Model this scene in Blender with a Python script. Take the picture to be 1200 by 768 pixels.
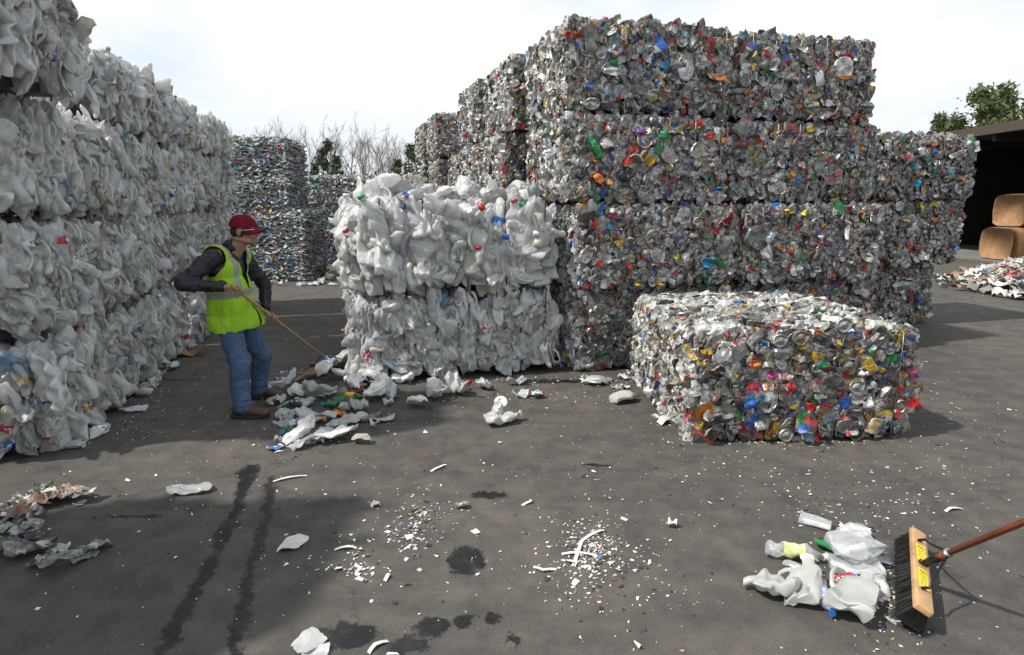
import bpy, math, random
import numpy as np
from mathutils import Vector, Matrix, noise as mnoise
R = math.radians
S = bpy.context.scene
for o in list(bpy.data.objects): bpy.data.objects.remove(o)
COL = S.collection

# ------------------------------------------------------------ camera
FPX, CH, PITCH = 700.0, 1.75, math.atan(144/700.0)
cam = bpy.data.cameras.new('camera'); camo = bpy.data.objects.new('camera', cam); COL.objects.link(camo)
cam.sensor_width = 36; cam.lens = 36*FPX/1200; cam.clip_start = .05; cam.clip_end = 2000
camo.location = (0, 0, CH); camo.rotation_euler = (R(90)-PITCH, 0, 0)
S.camera = camo
S.render.resolution_x = 1024; S.render.resolution_y = 655
cP, sP = math.cos(PITCH), math.sin(PITCH)
def G(x, y, z=0.):
    """a spot on the ground (or at height z) read off the photograph's 1200x768 grid"""
    v = 384-y; fw = FPX*cP+v*sP; up = v*cP-FPX*sP; t = (z-CH)/up
    return Vector(((x-600)*t, fw*t, z))

# ------------------------------------------------------------ light
SUN_EL = 51.0
TRAVEL = Vector((1, .34, 0)).normalized()*math.cos(R(SUN_EL)) + Vector((0, 0, -math.sin(R(SUN_EL))))
sun = bpy.data.lights.new('sun', 'SUN'); sun.energy = 3.1; sun.angle = R(1.5); sun.color = (1, .95, .87)
suno = bpy.data.objects.new('sun', sun); COL.objects.link(suno)
suno.rotation_euler = (-TRAVEL).to_track_quat('Z', 'Y').to_euler()
W = bpy.data.worlds.new('World'); S.world = W; W.use_nodes = True
nt = W.node_tree; nt.nodes.clear()
def N(nt, t, **k):
    n = nt.nodes.new(t)
    for a, b in k.items(): setattr(n, a, b)
    return n
sky = N(nt, 'ShaderNodeTexSky', sky_type='NISHITA'); sky.sun_disc = False
sky.sun_elevation = R(SUN_EL); sky.sun_rotation = math.atan2(-TRAVEL.x, -TRAVEL.y)
tc = N(nt, 'ShaderNodeTexCoord'); mp = N(nt, 'ShaderNodeMapping'); mp.inputs['Scale'].default_value = (1, 1, 2.6)
nz = N(nt, 'ShaderNodeTexNoise'); nz.inputs['Scale'].default_value = 1.7; nz.inputs['Detail'].default_value = 6; nz.inputs['Roughness'].default_value = .55
rp = N(nt, 'ShaderNodeValToRGB'); rp.color_ramp.elements[0].position = .36; rp.color_ramp.elements[0].color = (.88,)*3+(1,)
rp.color_ramp.elements[1].position = .56; rp.color_ramp.elements[1].color = (1, 1, 1, 1)
mx = N(nt, 'ShaderNodeMix', data_type='RGBA')
cl = N(nt, 'ShaderNodeValToRGB'); cl.color_ramp.elements[0].color = (.47, .53, .585, 1); cl.color_ramp.elements[1].color = (.66, .67, .68, 1)
cl.color_ramp.elements[0].position = .42; cl.color_ramp.elements[1].position = .62
ml = N(nt, 'ShaderNodeVectorMath', operation='SCALE'); ml.inputs['Scale'].default_value = 10.0
bg = N(nt, 'ShaderNodeBackground'); bg.inputs['Strength'].default_value = .1
wo = N(nt, 'ShaderNodeOutputWorld')
L = nt.links.new
L(tc.outputs['Generated'], mp.inputs['Vector']); L(mp.outputs[0], nz.inputs['Vector']); L(nz.outputs['Fac'], rp.inputs[0]); L(nz.outputs['Fac'], cl.inputs[0])
L(cl.outputs[0], ml.inputs[0]); L(rp.outputs[0], mx.inputs['Factor']); L(sky.outputs[0], mx.inputs['A']); L(ml.outputs[0], mx.inputs['B'])
L(mx.outputs['Result'], bg.inputs['Color']); L(bg.outputs[0], wo.inputs[0])
S.view_settings.view_transform = 'Standard'; S.view_settings.look = 'None'; S.view_settings.gamma = 1; S.view_settings.exposure = .70
S.view_settings.use_curve_mapping = False
S.render.engine = 'CYCLES'
S.cycles.max_bounces = 6; S.cycles.diffuse_bounces = 3; S.cycles.transparent_max_bounces = 8; S.cycles.transmission_bounces = 4

# ------------------------------------------------------------ materials
def mat_base(name):
    m = bpy.data.materials.new(name); m.use_nodes = True; t = m.node_tree; t.nodes.clear()
    out = N(t, 'ShaderNodeOutputMaterial'); b = N(t, 'ShaderNodeBsdfPrincipled'); t.links.new(b.outputs[0], out.inputs[0])
    return m, t, b, out
def ramp(t, stops, interp='LINEAR'):
    r = N(t, 'ShaderNodeValToRGB'); cr = r.color_ramp; cr.interpolation = interp
    cr.elements.remove(cr.elements[-1]); f = lambda c: (c if len(c) == 4 else tuple(c)+(1,))
    cr.elements[0].position = stops[0][0]; cr.elements[0].color = f(stops[0][1])
    for p, c in stops[1:]: e = cr.elements.new(p); e.color = f(c)
    return r
def noise(t, scale, detail=3, rough=.5, vec=None):
    n = N(t, 'ShaderNodeTexNoise'); n.inputs['Scale'].default_value = scale; n.inputs['Detail'].default_value = detail; n.inputs['Roughness'].default_value = rough
    if vec is not None: t.links.new(vec, n.inputs['Vector'])
    return n
def simple(name, col, rough=.6, metal=0, var=.15, scale=20, bump=.0, bscale=60, col2=None):
    m, t, b, out = mat_base(name); tc = N(t, 'ShaderNodeTexCoord')
    n = noise(t, scale, 4, .6, tc.outputs['Object'])
    c2 = col2 or tuple(c*(1-var) for c in col)
    r = ramp(t, [(.35, c2), (.65, col)]); t.links.new(n.outputs['Fac'], r.inputs[0]); t.links.new(r.outputs[0], b.inputs['Base Color'])
    b.inputs['Roughness'].default_value = rough; b.inputs['Metallic'].default_value = metal
    if bump:
        bn = noise(t, bscale, 4, .6, tc.outputs['Object']); bp = N(t, 'ShaderNodeBump'); bp.inputs['Strength'].default_value = bump; bp.inputs['Distance'].default_value = .01
        t.links.new(bn.outputs['Fac'], bp.inputs['Height']); t.links.new(bp.outputs[0], b.inputs['Normal'])
    return m
def palette(name, cols, rough=.4, metal=0., transl=0., clear=0., prn=None, prn_scale=30, bump=.3, bscale=90, dirt=.25, dcol=(.12, .105, .09), dscale=9, grain=0):
    """cols: list of (weight, colour). The colour is picked per object and per island."""
    m, t, b, out = mat_base(name); oi = N(t, 'ShaderNodeObjectInfo'); ge = N(t, 'ShaderNodeNewGeometry'); tc = N(t, 'ShaderNodeTexCoord')
    ad = N(t, 'ShaderNodeMath', operation='ADD'); fr = N(t, 'ShaderNodeMath', operation='FRACT')
    t.links.new(oi.outputs['Random'], ad.inputs[0]); t.links.new(ge.outputs['Random Per Island'], ad.inputs[1]); t.links.new(ad.outputs[0], fr.inputs[0])
    tot = sum(w for w, c in cols); acc = 0; stops = []
    for w, c in cols: stops.append((acc/tot, c)); acc += w
    r = ramp(t, stops[:32], 'CONSTANT'); t.links.new(fr.outputs[0], r.inputs[0]); c = r.outputs[0]
    if prn:                                # a printed second colour in irregular fields
        ofs = N(t, 'ShaderNodeVectorMath', operation='SCALE'); cb = N(t, 'ShaderNodeCombineXYZ')
        m7 = N(t, 'ShaderNodeMath', operation='MULTIPLY'); m7.inputs[1].default_value = 37.
        t.links.new(fr.outputs[0], m7.inputs[0]); t.links.new(m7.outputs[0], cb.inputs[0]); t.links.new(m7.outputs[0], cb.inputs[1])
        va = N(t, 'ShaderNodeVectorMath', operation='ADD'); t.links.new(tc.outputs['Object'], va.inputs[0]); t.links.new(cb.outputs[0], va.inputs[1])
        vo = N(t, 'ShaderNodeTexVoronoi'); vo.inputs['Scale'].default_value = prn_scale; vo.feature = 'F1'; t.links.new(va.outputs[0], vo.inputs['Vector'])
        sp = N(t, 'ShaderNodeSeparateColor'); t.links.new(vo.outputs['Color'], sp.inputs[0])
        pr = ramp(t, prn, 'CONSTANT'); t.links.new(sp.outputs[1], pr.inputs[0])
        gt = N(t, 'ShaderNodeMath', operation='GREATER_THAN'); gt.inputs[1].default_value = .62; t.links.new(sp.outputs[0], gt.inputs[0])
        mm = N(t, 'ShaderNodeMix', data_type='RGBA'); t.links.new(gt.outputs[0], mm.inputs['Factor']); t.links.new(c, mm.inputs['A']); t.links.new(pr.outputs[0], mm.inputs['B']); c = mm.outputs['Result']
    if dirt:
        dn = noise(t, dscale, 5, .65, tc.outputs['Object']); dr = ramp(t, [(.45, (0, 0, 0)), (.75, (dirt,)*3)])
        t.links.new(dn.outputs['Fac'], dr.inputs[0]); mm = N(t, 'ShaderNodeMix', data_type='RGBA')
        t.links.new(dr.outputs[0], mm.inputs['Factor']); t.links.new(c, mm.inputs['A']); mm.inputs['B'].default_value = dcol+(1,); c = mm.outputs['Result']
    if grain:                              # scuffs, scratches and small print, plus crinkle shading put into the colour
        gn = noise(t, grain, 6, .75, tc.outputs['Object']); gr = ramp(t, [(.36, (.35, .35, .35)), (.5, (.95, .95, .95)), (.66, (1.5, 1.5, 1.5))]); t.links.new(gn.outputs['Fac'], gr.inputs[0])
        mm = N(t, 'ShaderNodeMix', data_type='RGBA', blend_type='MULTIPLY'); mm.inputs['Factor'].default_value = 1; t.links.new(c, mm.inputs['A']); t.links.new(gr.outputs[0], mm.inputs['B']); c = mm.outputs['Result']
    t.links.new(c, b.inputs['Base Color']); b.inputs['Roughness'].default_value = rough; b.inputs['Metallic'].default_value = metal
    if bump:                               # creases: warped voronoi cones, plus a finer grain
        wn = noise(t, 9, 2, .5, tc.outputs['Object']); wa_ = N(t, 'ShaderNodeVectorMath', operation='MULTIPLY_ADD'); wa_.inputs[1].default_value = (.06,)*3
        t.links.new(wn.outputs['Color'], wa_.inputs[0]); t.links.new(tc.outputs['Object'], wa_.inputs[2])
        vc = N(t, 'ShaderNodeTexVoronoi'); vc.inputs['Scale'].default_value = bscale*.42; t.links.new(wa_.outputs[0], vc.inputs['Vector'])
        bn = noise(t, bscale*1.6, 3, .6, tc.outputs['Object']); hm = N(t, 'ShaderNodeMath', operation='MULTIPLY_ADD'); hm.inputs[1].default_value = .35; t.links.new(bn.outputs['Fac'], hm.inputs[0]); t.links.new(vc.outputs['Distance'], hm.inputs[2])
        bp = N(t, 'ShaderNodeBump'); bp.inputs['Strength'].default_value = min(1, bump*1.7); bp.inputs['Distance'].default_value = .012
        t.links.new(hm.outputs[0], bp.inputs['Height']); t.links.new(bp.outputs[0], b.inputs['Normal'])
    sh = b.outputs[0]
    if transl:
        tr = N(t, 'ShaderNodeBsdfTranslucent'); t.links.new(c, tr.inputs['Color']); ms = N(t, 'ShaderNodeMixShader'); ms.inputs[0].default_value = transl
        t.links.new(sh, ms.inputs[1]); t.links.new(tr.outputs[0], ms.inputs[2]); sh = ms.outputs[0]
    if clear:
        tp = N(t, 'ShaderNodeBsdfTransparent'); ms = N(t, 'ShaderNodeMixShader'); fz = N(t, 'ShaderNodeFresnel'); fz.inputs[0].default_value = 1.35
        mr = N(t, 'ShaderNodeMapRange'); mr.inputs['From Max'].default_value = .5; mr.inputs['To Min'].default_value = 1-clear; mr.inputs['To Max'].default_value = 1
        t.links.new(fz.outputs[0], mr.inputs[0]); t.links.new(mr.outputs[0], ms.inputs[0])
        t.links.new(tp.outputs[0], ms.inputs[1]); t.links.new(sh, ms.inputs[2]); sh = ms.outputs[0]
    t.links.new(sh, out.inputs[0]); return m
RED, BLU, GRN, YEL, ORG, PUR = (.42, .02, .02), (.02, .1, .42), (.02, .22, .06), (.6, .38, .03), (.55, .16, .02), (.18, .04, .25)
M = {}
M['jug'] = palette('milky_plastic', [(5, (.84, .85, .845)), (3, (.77, .78, .78)), (4, (.88, .885, .885)), (.9, (.66, .64, .57)), (1.2, (.55, .57, .575)), (3, (.77, .78, .78)), (.05, (.25, .4, .55)), (2, (.84, .845, .845)), (.04, RED), (.05, (.6, .48, .2)), (.05, (.1, .35, .2))],
                   rough=.26, transl=.48, bump=.75, bscale=44, grain=0, dirt=.42, dcol=(.33, .31, .26), dscale=9)
M['label'] = palette('printed_label', [(2, (.8, .8, .78)), (1, (.02, .16, .5)), (1, (.5, .03, .03)), (.7, (.03, .3, .12)), (.4, YEL), (.8, (.3, .55, .7))], rough=.45, bump=.1,
                   prn=[(0, (.75, .75, .75)), (.4, (.03, .1, .3)), (.6, (.45, .04, .04)), (.8, (.7, .72, .74))], prn_scale=55, dirt=.3)
M['cap'] = palette('bottle_cap', [(1.3, (.02, .1, .5)), (1.3, (.5, .02, .02)), (1, (.75, .75, .73)), (.7, (.02, .3, .1)), (.4, YEL)], rough=.35, bump=0, dirt=.15)
M['tin'] = palette('bare_tin', [(4, (0.403, 0.409, 0.39)), (4, (0.293, 0.299, 0.281)), (1.6, (0.586, 0.586, 0.561)), (1.2, (0.293, 0.256, 0.207)), (2, (0.159, 0.165, 0.159))], rough=.40, metal=.6, bump=.6, bscale=55, grain=60, dirt=.75, dcol=(.08, .07, .055), dscale=15)
CANS = [(6, (0.289, 0.294, 0.273)), (5, (0.166, 0.174, 0.159)), (2.2, (0.454, 0.454, 0.433)), (1.1, RED), (.4, (0.0303, 0.137, 0.454)), (.4, (0.0379, 0.197, 0.0758)), (.4, (0.637, 0.41, 0.053)), (.35, ORG), (.8, (0.668, 0.668, 0.637)), (2, (0.053, 0.053, 0.053)), (.5, (0.273, 0.393, 0.468)), (1, (0.365, 0.273, 0.166)), (.5, (0.468, 0.212, 0.182)), (.06, PUR), (4, (0.228, 0.236, 0.212)), (.4, (0.212, 0.348, 0.137)), (2.2, (0.512, 0.512, 0.486)), (1.6, (0.64, 0.627, 0.602)), (1., (.40, .31, .22)), (.6, (0.614, 0.384, 0.346)), (.6, (0.384, 0.512, 0.461))]
PRN = [(0, (0.304, 0.304, 0.29)), (.4, (0.524, 0.524, 0.497)), (.50, (0.069, 0.069, 0.069)), (.80, (0.442, 0.0483, 0.0414)), (.87, (0.0483, 0.0966, 0.304)), (.94, (0.497, 0.345, 0.069))]
M['can'] = palette('printed_can', CANS, rough=.42, metal=.25, bump=.8, bscale=55, grain=55, prn=PRN, prn_scale=22, dirt=.85, dcol=(.04, .035, .03), dscale=12)
M['vivid'] = palette('bright_printed_can', [(2, (.36, .355, .34)), (3, (0.215, 0.215, 0.2)), (2, (0.0586, 0.0586, 0.0537)), (1.2, (0.45, 0.45, 0.43)), (1.2, (0.411, 0.0146, 0.0146)), (.7, (0.0196, 0.0831, 0.313)), (.8, (0.0196, 0.176, 0.0537)), (1, (0.489, 0.323, 0.0293)), (.7, ORG), (1.2, (0.293, 0.225, 0.128)), (.5, (0.215, 0.304, 0.371)), (.15, (0.323, 0.0293, 0.108)), (2, (0.128, 0.128, 0.117)), (.15, PUR)], rough=.40, metal=.2, bump=.8, bscale=55, grain=50, prn=PRN, prn_scale=20, dirt=.8, dcol=(.035, .03, .027), dscale=12)
M['edge'] = palette('sunlit_can_edges', [(6, (.70, .70, .68)), (4, (.56, .56, .54)), (2, (.78, .78, .77)), (.45, RED), (.35, (.05, .15, .4)), (.25, (.05, .25, .1)), (.4, (.5, .35, .1)), (2, (.26, .245, .22)), (1.2, (.46, .40, .32)), (1, (.12, .11, .1))], rough=.45, metal=.1, bump=.5, bscale=60, grain=40, dirt=.3, dcol=(.12, .10, .08), dscale=20)  # paler than the fronts: sunlight on bale sides and tops painted in
M['pet'] = palette('clear_bottle_plastic', [(6, (.25, .265, .255)), (5, (.17, .18, .175)), (3, (.37, .385, .375)), (.8, (.03, .2, .08)), (.45, (.08, .16, .32)), (.3, (.3, .04, .05)), (.25, (.55, .38, .06)), (1.5, (.62, .63, .64)), (1.6, (.13, .135, .13)), (.4, (.34, .26, .26)), (.5, (.1, .3, .3))], rough=.32, bump=.5, bscale=50, dirt=.5, dcol=(.1, .09, .09), dscale=20)
M['clear'] = palette('see_through_plastic', [(4, (.70, .72, .73)), (2, (.64, .67, .70)), (2, (.76, .78, .78))], rough=.10, clear=.66, bump=.6, bscale=40, dirt=.3, dcol=(.4, .38, .34))
M['film'] = palette('plastic_film', [(4, (.72, .73, .725)), (2, (.64, .64, .62)), (1.5, (.54, .56, .56))], rough=.24, transl=.45, bump=.8, bscale=40, dirt=.35, dcol=(.38, .36, .32))
M['paper'] = palette('scrap_paper', [(5, (.78, .77, .74)), (2, (.66, .64, .6)), (1, (.5, .48, .45)), (.4, (.45, .3, .2)), (.2, RED), (.2, (.1, .2, .4))], rough=.8, transl=.1, bump=.1, dirt=.2)
M['dgreenb'] = simple('green_bottle_plastic', (.015, .12, .045), .15, 0, .4, 14, .5, 40)
M['core'] = simple('gap_shade_scrap', (.045, .042, .04), .7, 0, .5, 14, .8, 25)  # core coloured dark to paint the shade between the pieces
M['corew'] = simple('gap_shade_plastic', (.07, .068, .062), .6, 0, .5, 9, .8, 18)  # core of the white bales, darkened so the gaps look shaded
M['wire'] = simple('baling_wire_steel', (.36, .34, .31), .4, .8, .4, 30); M['dwire'] = simple('rusty_wire', (.05, .035, .028), .7, .3, .4, 30)
for n_, c_ in dict(red=(.5, .02, .02), blue=(.01, .14, .5), azure=(.02, .28, .55), green=(.02, .3, .08), yellow=(.75, .55, .02), orange=(.75, .2, .02), purple=(.2, .03, .38), white=(.78, .78, .76), pink=(.5, .03, .2), amber=(.65, .36, .04)).items():
    M[n_] = simple(n_+'_plastic', c_, .38, 0, .3, 12, .4, 40)

# ------------------------------------------------------------ mesh helpers
class MB:
    """collects shapes as arrays, then links them as one mesh"""
    def __init__(s): s.v = []; s.lv = []; s.lt = []; s.mi = []; s.n = 0
    def add(s, piece, mat=None, mi=None):
        V, lv, lt, mm = piece
        if mat is not None: V = V @ np.array(mat)[:3, :3].T + np.array(mat)[:3, 3]
        s.v.append(V); s.lv.append(lv+s.n); s.lt.append(lt); s.mi.append(mm if mi is None else np.full(len(lt), mi)); s.n += len(V)
        return s
    def mesh(s, name, mats, smooth=True, ang=None):
        V = np.concatenate(s.v); lv = np.concatenate(s.lv); lt = np.concatenate(s.lt); mi = np.concatenate(s.mi)
        me = bpy.data.meshes.new(name); me.vertices.add(len(V)); me.vertices.foreach_set('co', V.astype('f').ravel())
        me.loops.add(len(lv)); me.loops.foreach_set('vertex_index', lv.astype('i')); me.polygons.add(len(lt))
        ls = np.concatenate([[0], np.cumsum(lt)[:-1]]); me.polygons.foreach_set('loop_start', ls.astype('i'))
        me.polygons.foreach_set('material_index', mi.astype('i'))
        me.polygons.foreach_set('use_smooth', np.full(len(lt), smooth))
        for m in (mats if isinstance(mats, list) else [mats]): me.materials.append(m)
        me.update(calc_edges=True); me.validate()
        if smooth and ang: me.set_sharp_from_angle(angle=R(ang))
        return me
    def build(s, name, mats, parent=None, smooth=True, **k): return put(name, s.mesh(name, mats, smooth), parent, **k)
def put(name, me, parent=None, loc=None, mat=None, label=None, cat=None, group=None, kind=None):
    o = bpy.data.objects.new(name, me); COL.objects.link(o)
    if parent is not None: o.parent = parent
    if loc is not None: o.location = loc
    if mat is not None: o.matrix_basis = mat
    if label: o['label'] = label
    if cat: o['category'] = cat
    if group: o['group'] = group
    if kind: o['kind'] = kind
    return o
def thing(name, label, cat, loc=(0, 0, 0), rz=0, group=None):
    o = put(name, None, None, loc, None, label, cat, group); o.rotation_euler = (0, 0, rz); return o
def arr(V, F, mi=0):
    lt = np.array([len(f) for f in F]); return (np.array(V, float), np.array([i for f in F for i in f]), lt, np.full(len(F), mi))
def grid_faces(nu, nv, closed):            # nu rings x nv segments
    F = []
    for i in range(nu-1):
        for j in range(nv if closed else nv-1):
            a = i*nv+j; b = i*nv+(j+1) % nv; F.append((a, b, b+nv, a+nv))
    return F
def box(x0, x1, y0, y1, z0, z1, mi=0):
    V = [(x, y, z) for x in (x0, x1) for y in (y0, y1) for z in (z0, z1)]
    return arr(V, [(0, 1, 3, 2), (4, 6, 7, 5), (0, 4, 5, 1), (2, 3, 7, 6), (0, 2, 6, 4), (1, 5, 7, 3)], mi)
def tube(P, rad, seg=8, mi=0, caps=True):
    P = [Vector(p) for p in P]; n = len(P); rad = rad if hasattr(rad, '__len__') else [rad]*n; V = []
    for i, p in enumerate(P):
        d = (P[min(i+1, n-1)]-P[max(i-1, 0)]).normalized(); a = d.orthogonal().normalized() if i == 0 else (a-d*a.dot(d)).normalized(); b = d.cross(a)
        V += [tuple(p+(a*math.cos(q)+b*math.sin(q))*rad[i]) for q in (2*math.pi*k/seg for k in range(seg))]
    F = grid_faces(n, seg, True)
    if caps: F += [tuple(range(seg))[::-1], tuple(range((n-1)*seg, n*seg))]
    return arr(V, F, mi)
def ball(c, r, nu=8, nv=10, mi=0):
    r = r if hasattr(r, '__len__') else (r, r, r); V = []
    for i in range(nu+1):
        t = math.pi*min(max(i, .02), nu-.02)/nu
        for j in range(nv):
            p = 2*math.pi*j/nv; V.append((c[0]+r[0]*math.sin(t)*math.cos(p), c[1]+r[1]*math.sin(t)*math.sin(p), c[2]+r[2]*math.cos(t)))
    F = grid_faces(nu+1, nv, True); F = [f[::-1] for f in F]+[tuple(range(nv)), tuple(range(nu*nv, nu*nv+nv))[::-1]]
    return arr(V, F, mi)
def rotm(rng, flat=False):
    return Matrix.Rotation(rng.uniform(0, 6.28), 4, 'Z')

# ------------------------------------------------------------ crushed pieces
def crumple(V, rng, amp, lam, k=3, zbias=.75, nb=None):
    for _ in range(k):
        n = rng.normal(size=3)*(nb or (1, 1, 1)); n /= np.linalg.norm(n); m = rng.normal(size=3)*(1-zbias); m[2] += rng.choice([-1, 1])*zbias
        l = lam*rng.uniform(.6, 1.6); s = V@n/l+rng.uniform(0, 1); s = s-np.floor(s); tr = np.abs(2*s-1)*2-1
        if nb: tr = .45*tr+.55*np.cos(2*np.pi*s)            # softer folds for plastic
        V = V+np.outer(tr, m)*amp*rng.uniform(.5, 1.2)
    return V
def vessel(prof, rng, seg=12, flat=.3, sq=1., amp=.01, lam=.09, k=3, bend=0, mi=0, label=None, wid=1., nb=None):
    V = []
    for x, r in prof:
        for j in range(seg):
            a = 2*math.pi*(j+.5)/seg; c, s = math.cos(a), math.sin(a); q = (abs(c)**sq+abs(s)**sq)**(-1/sq) if sq != 1 else 1
            V.append((x, r*q*c*wid if sq != 1 else r*c*wid, (r*q*s if sq != 1 else r*s)*flat))
    V = np.array(V); x = V[:, 0]
    F = grid_faces(len(prof), seg, True); mis = []
    for f in F:
        ring = f[0]//seg; xm = (prof[ring][0]+prof[ring+1][0])/2
        mis.append(label[2] if label and label[0] < xm < label[1] else mi)
    F += [tuple(range(seg))[::-1], tuple(range((len(prof)-1)*seg, len(prof)*seg))]; mis += [mi, mi]
    V[:, 2] += bend*x*x*3
    sh = rng.uniform(-.25, .25); V[:, 1] += sh*x
    V = crumple(V, rng, amp, lam, k, nb=nb)
    p = arr(V, F); return (p[0], p[1], p[2], np.array(mis))
def jug(rng, s=1., hi=False, flat=None, lo=False, nf=6):
    seg = 24 if hi else 10 if lo else 16
    xs = [(-.135, .004), (-.135, .05), (-.128, .068), (-.09, .074), (-.045, .073), (0, .075), (.035, .072), (.065, .058), (.09, .036), (.105, .021), (.115, .019), (.133, .019), (.133, .004)]
    if hi:
        xs2 = []
        for a, b in zip(xs[:-1], xs[1:]):
            xs2 += [a]+([((a[0]*(3-q)+b[0]*q)/3, (a[1]*(3-q)+b[1]*q)/3) for q in (1, 2)] if b[0]-a[0] > .02 else [])
        xs = xs2+[xs[-1]]
    xs = [(x*s, r*s) for x, r in xs]
    lab = (-.05*s, .03*s, 2) if rng.random() < .09 else None
    p = vessel(xs, rng, seg, flat or rng.uniform(.10, .45), 3.2, .0115*s, .085*s, nf, rng.uniform(-1.2, 1.2), label=lab, nb=(.55, 1, .6))
    mb = MB().add(p)
    if not lo and rng.random() < .7:                        # the moulded handle, bent with the wall
        q = np.array([(.082, .036, 0), (.074, .062, .004), (.045, .092, .007), (.005, .098, .004), (-.03, .086, 0), (-.042, .060, 0)])*s
        q += rng.normal(size=3)*.003; q[:, 0] += rng.normal()*.006; q[:, 2] += p[0][:, 2].mean(); mb.add(tube(q, [.012*s, .0105*s, .0095*s, .0095*s, .0105*s, .012*s], 8 if hi else 6))
    if rng.random() < .22:                                  # cap, at the mouth where the crumpling carried it
        c = p[0][-seg:].mean(0); q = vessel([(0, .002), (0, .021*s), (.016*s, .021*s), (.016*s, .002)], rng, 10, 1, 1, 0, 1, 0, mi=1)
        mb.add(q, Matrix.Translation(c-np.array((.004, 0, 0))))
    return (np.concatenate(mb.v), np.concatenate(mb.lv), np.concatenate(mb.lt), np.concatenate(mb.mi))
def lobe(rng, s=1., lo=False):
    """a squashed jug or bag end as it bulges out of a bale: a long soft lobe with lengthwise pleats"""
    n, seg = (7, 8) if lo else (22, 24); Lh = .13*rng.uniform(.75, 1.35)*s; r0 = .062*rng.uniform(.7, 1.15)*s; sh = rng.uniform(-.35, .35); pr = []
    for i in range(n):
        t_ = -1+2*i/(n-1); r = max(.003, r0*(1-abs(t_)**rng.uniform(2.6, 3.4))**.6*(1+sh*t_)*(1+rng.normal()*.05)); pr.append((t_*Lh, r))
    p = vessel(pr, rng, seg, rng.uniform(.26, .62), 2.3, .0085*s, .07*s, 6, rng.uniform(-1, 1), nb=(.4, 1, .6), label=(rng.uniform(-.06, -.02), rng.uniform(.0, .03), 2) if rng.random() < .15 else None); V = p[0]
    k = 2*math.pi/(rng.uniform(.03, .055)*s); ph = rng.uniform(0, 6.3); V[:, 2] += .005*s*np.sin(V[:, 1]*k+ph+V[:, 0]*rng.uniform(-12, 12)); V[:, 1] += .006*s*np.sin(V[:, 0]*rng.uniform(25, 50)+ph)
    return (V, p[1], p[2], p[3])
def bottle(rng, s=1., hi=False, flat=None, labm=None):
    xs = [(-.11, .003), (-.11, .02), (-.105, .03), (-.08, .032), (-.06, .029), (-.04, .032), (0, .031), (.03, .032), (.055, .03), (.08, .016), (.09, .012), (.108, .012), (.108, .002)]
    seg = 14 if hi else 8
    if hi: 
        xs2 = []
        for a, b in zip(xs[:-1], xs[1:]): xs2 += [a, ((a[0]+b[0])/2, (a[1]+b[1])/2)]
        xs = xs2+[xs[-1]]
    p = vessel([(x*s, r*s) for x, r in xs], rng, seg, flat or rng.uniform(.3, .8), 1, .006*s, .06, 4, rng.uniform(-1, 1), label=(-.05*s, .035*s, 2) if (labm or rng.random() < .25) else None)
    mb = MB().add(p)
    if labm or rng.random() < .5:
        c = p[0][-seg:].mean(0); mb.add(vessel([(0, .002), (0, .0145*s), (.016*s, .0145*s), (.016*s, .002)], rng, 8, 1, 1, 0, 1, 0, mi=1), Matrix.Translation(c-np.array((.006, 0, 0))))
    return (np.concatenate(mb.v), np.concatenate(mb.lv), np.concatenate(mb.lt), np.concatenate(mb.mi))
def can(rng, lo=False):
    seg = 8 if lo else 12; h = rng.choice([.055, .06, .08])
    pr = [(-h, .003), (-h+.006, .022), (-h, .026), (-h+.01, .033), (-h*.4, .033), (0, .033), (h*.4, .033), (h-.01, .033), (h, .027), (h-.005, .022), (h-.004, .003)]
    if lo: pr = [pr[i] for i in (0, 2, 3, 5, 7, 8, 10)]
    return vessel(pr, rng, seg, rng.uniform(.15, .38), 1, .007, .05, 4, rng.uniform(-2, 2), wid=1.3)
def disc(rng, lo=False, r=.034):
    """an end-crushed can: thin axis is local z"""
    seg = 10 if lo else 14; r = r*rng.uniform(.85, 1.35); d = rng.uniform(.008, .02)
    pr = [(-d, .003), (-d, r*.6), (-d-.003, r*.92), (-d, r), (-d*.3, r*rng.uniform(.88, 1.08)), (d*.4, r), (d, r), (d+.003, r*.94), (d-.002, r*.86), (d-.002, r*.5), (d, r*.46), (d, .003)]
    if lo: pr = [pr[i] for i in (0, 3, 4, 6, 8, 11)]
    p = vessel(pr, rng, seg, 1, 1, .0, .05, 0); V = p[0]; V = np.stack([V[:, 1], V[:, 2]*rng.uniform(.75, 1), V[:, 0]], 1)
    V = crumple(V, rng, .006, .06, 2, .8); return (V, p[1], p[2], p[3])
def scrap(rng, w=.09, h=.07, n=6, amp=.012, lam=.07, thick=.004, nb=None):
    """a crumpled sheet with real thickness"""
    a = np.linspace(-1, 1, n); X, Y = np.meshgrid(a, a); w *= rng.uniform(.7, 1.4); h *= rng.uniform(.6, 1.3)
    V = np.stack([X.ravel()*w, Y.ravel()*h, np.zeros(n*n)], 1); V[:, :2] += rng.normal(size=(n*n, 2))*w*.03; V[:, :2] *= (1-.12*(X.ravel()**2*Y.ravel()**2))[:, None]
    V[:, 0] += V[:, 1]*rng.uniform(-.4, .4)
    V = crumple(V, rng, amp, lam, 6 if nb else 4, .85, nb); V[:, 2] += rng.uniform(-4, 4)*V[:, 0]**2
    F = grid_faces(n, n, False); m = n*n; V2 = V.copy(); V2[:, 2] -= thick
    F2 = [tuple(i+m for i in f[::-1]) for f in F]; rim = list(range(n))+[i*n+n-1 for i in range(1, n)]+[(n-1)*n+i for i in range(n-2, -1, -1)]+[i*n for i in range(n-2, 0, -1)]
    F3 = [(rim[i], rim[i]+m, rim[(i+1) % len(rim)]+m, rim[(i+1) % len(rim)]) for i in range(len(rim))]
    return arr(np.concatenate([V, V2]), F+F2+F3)
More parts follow.
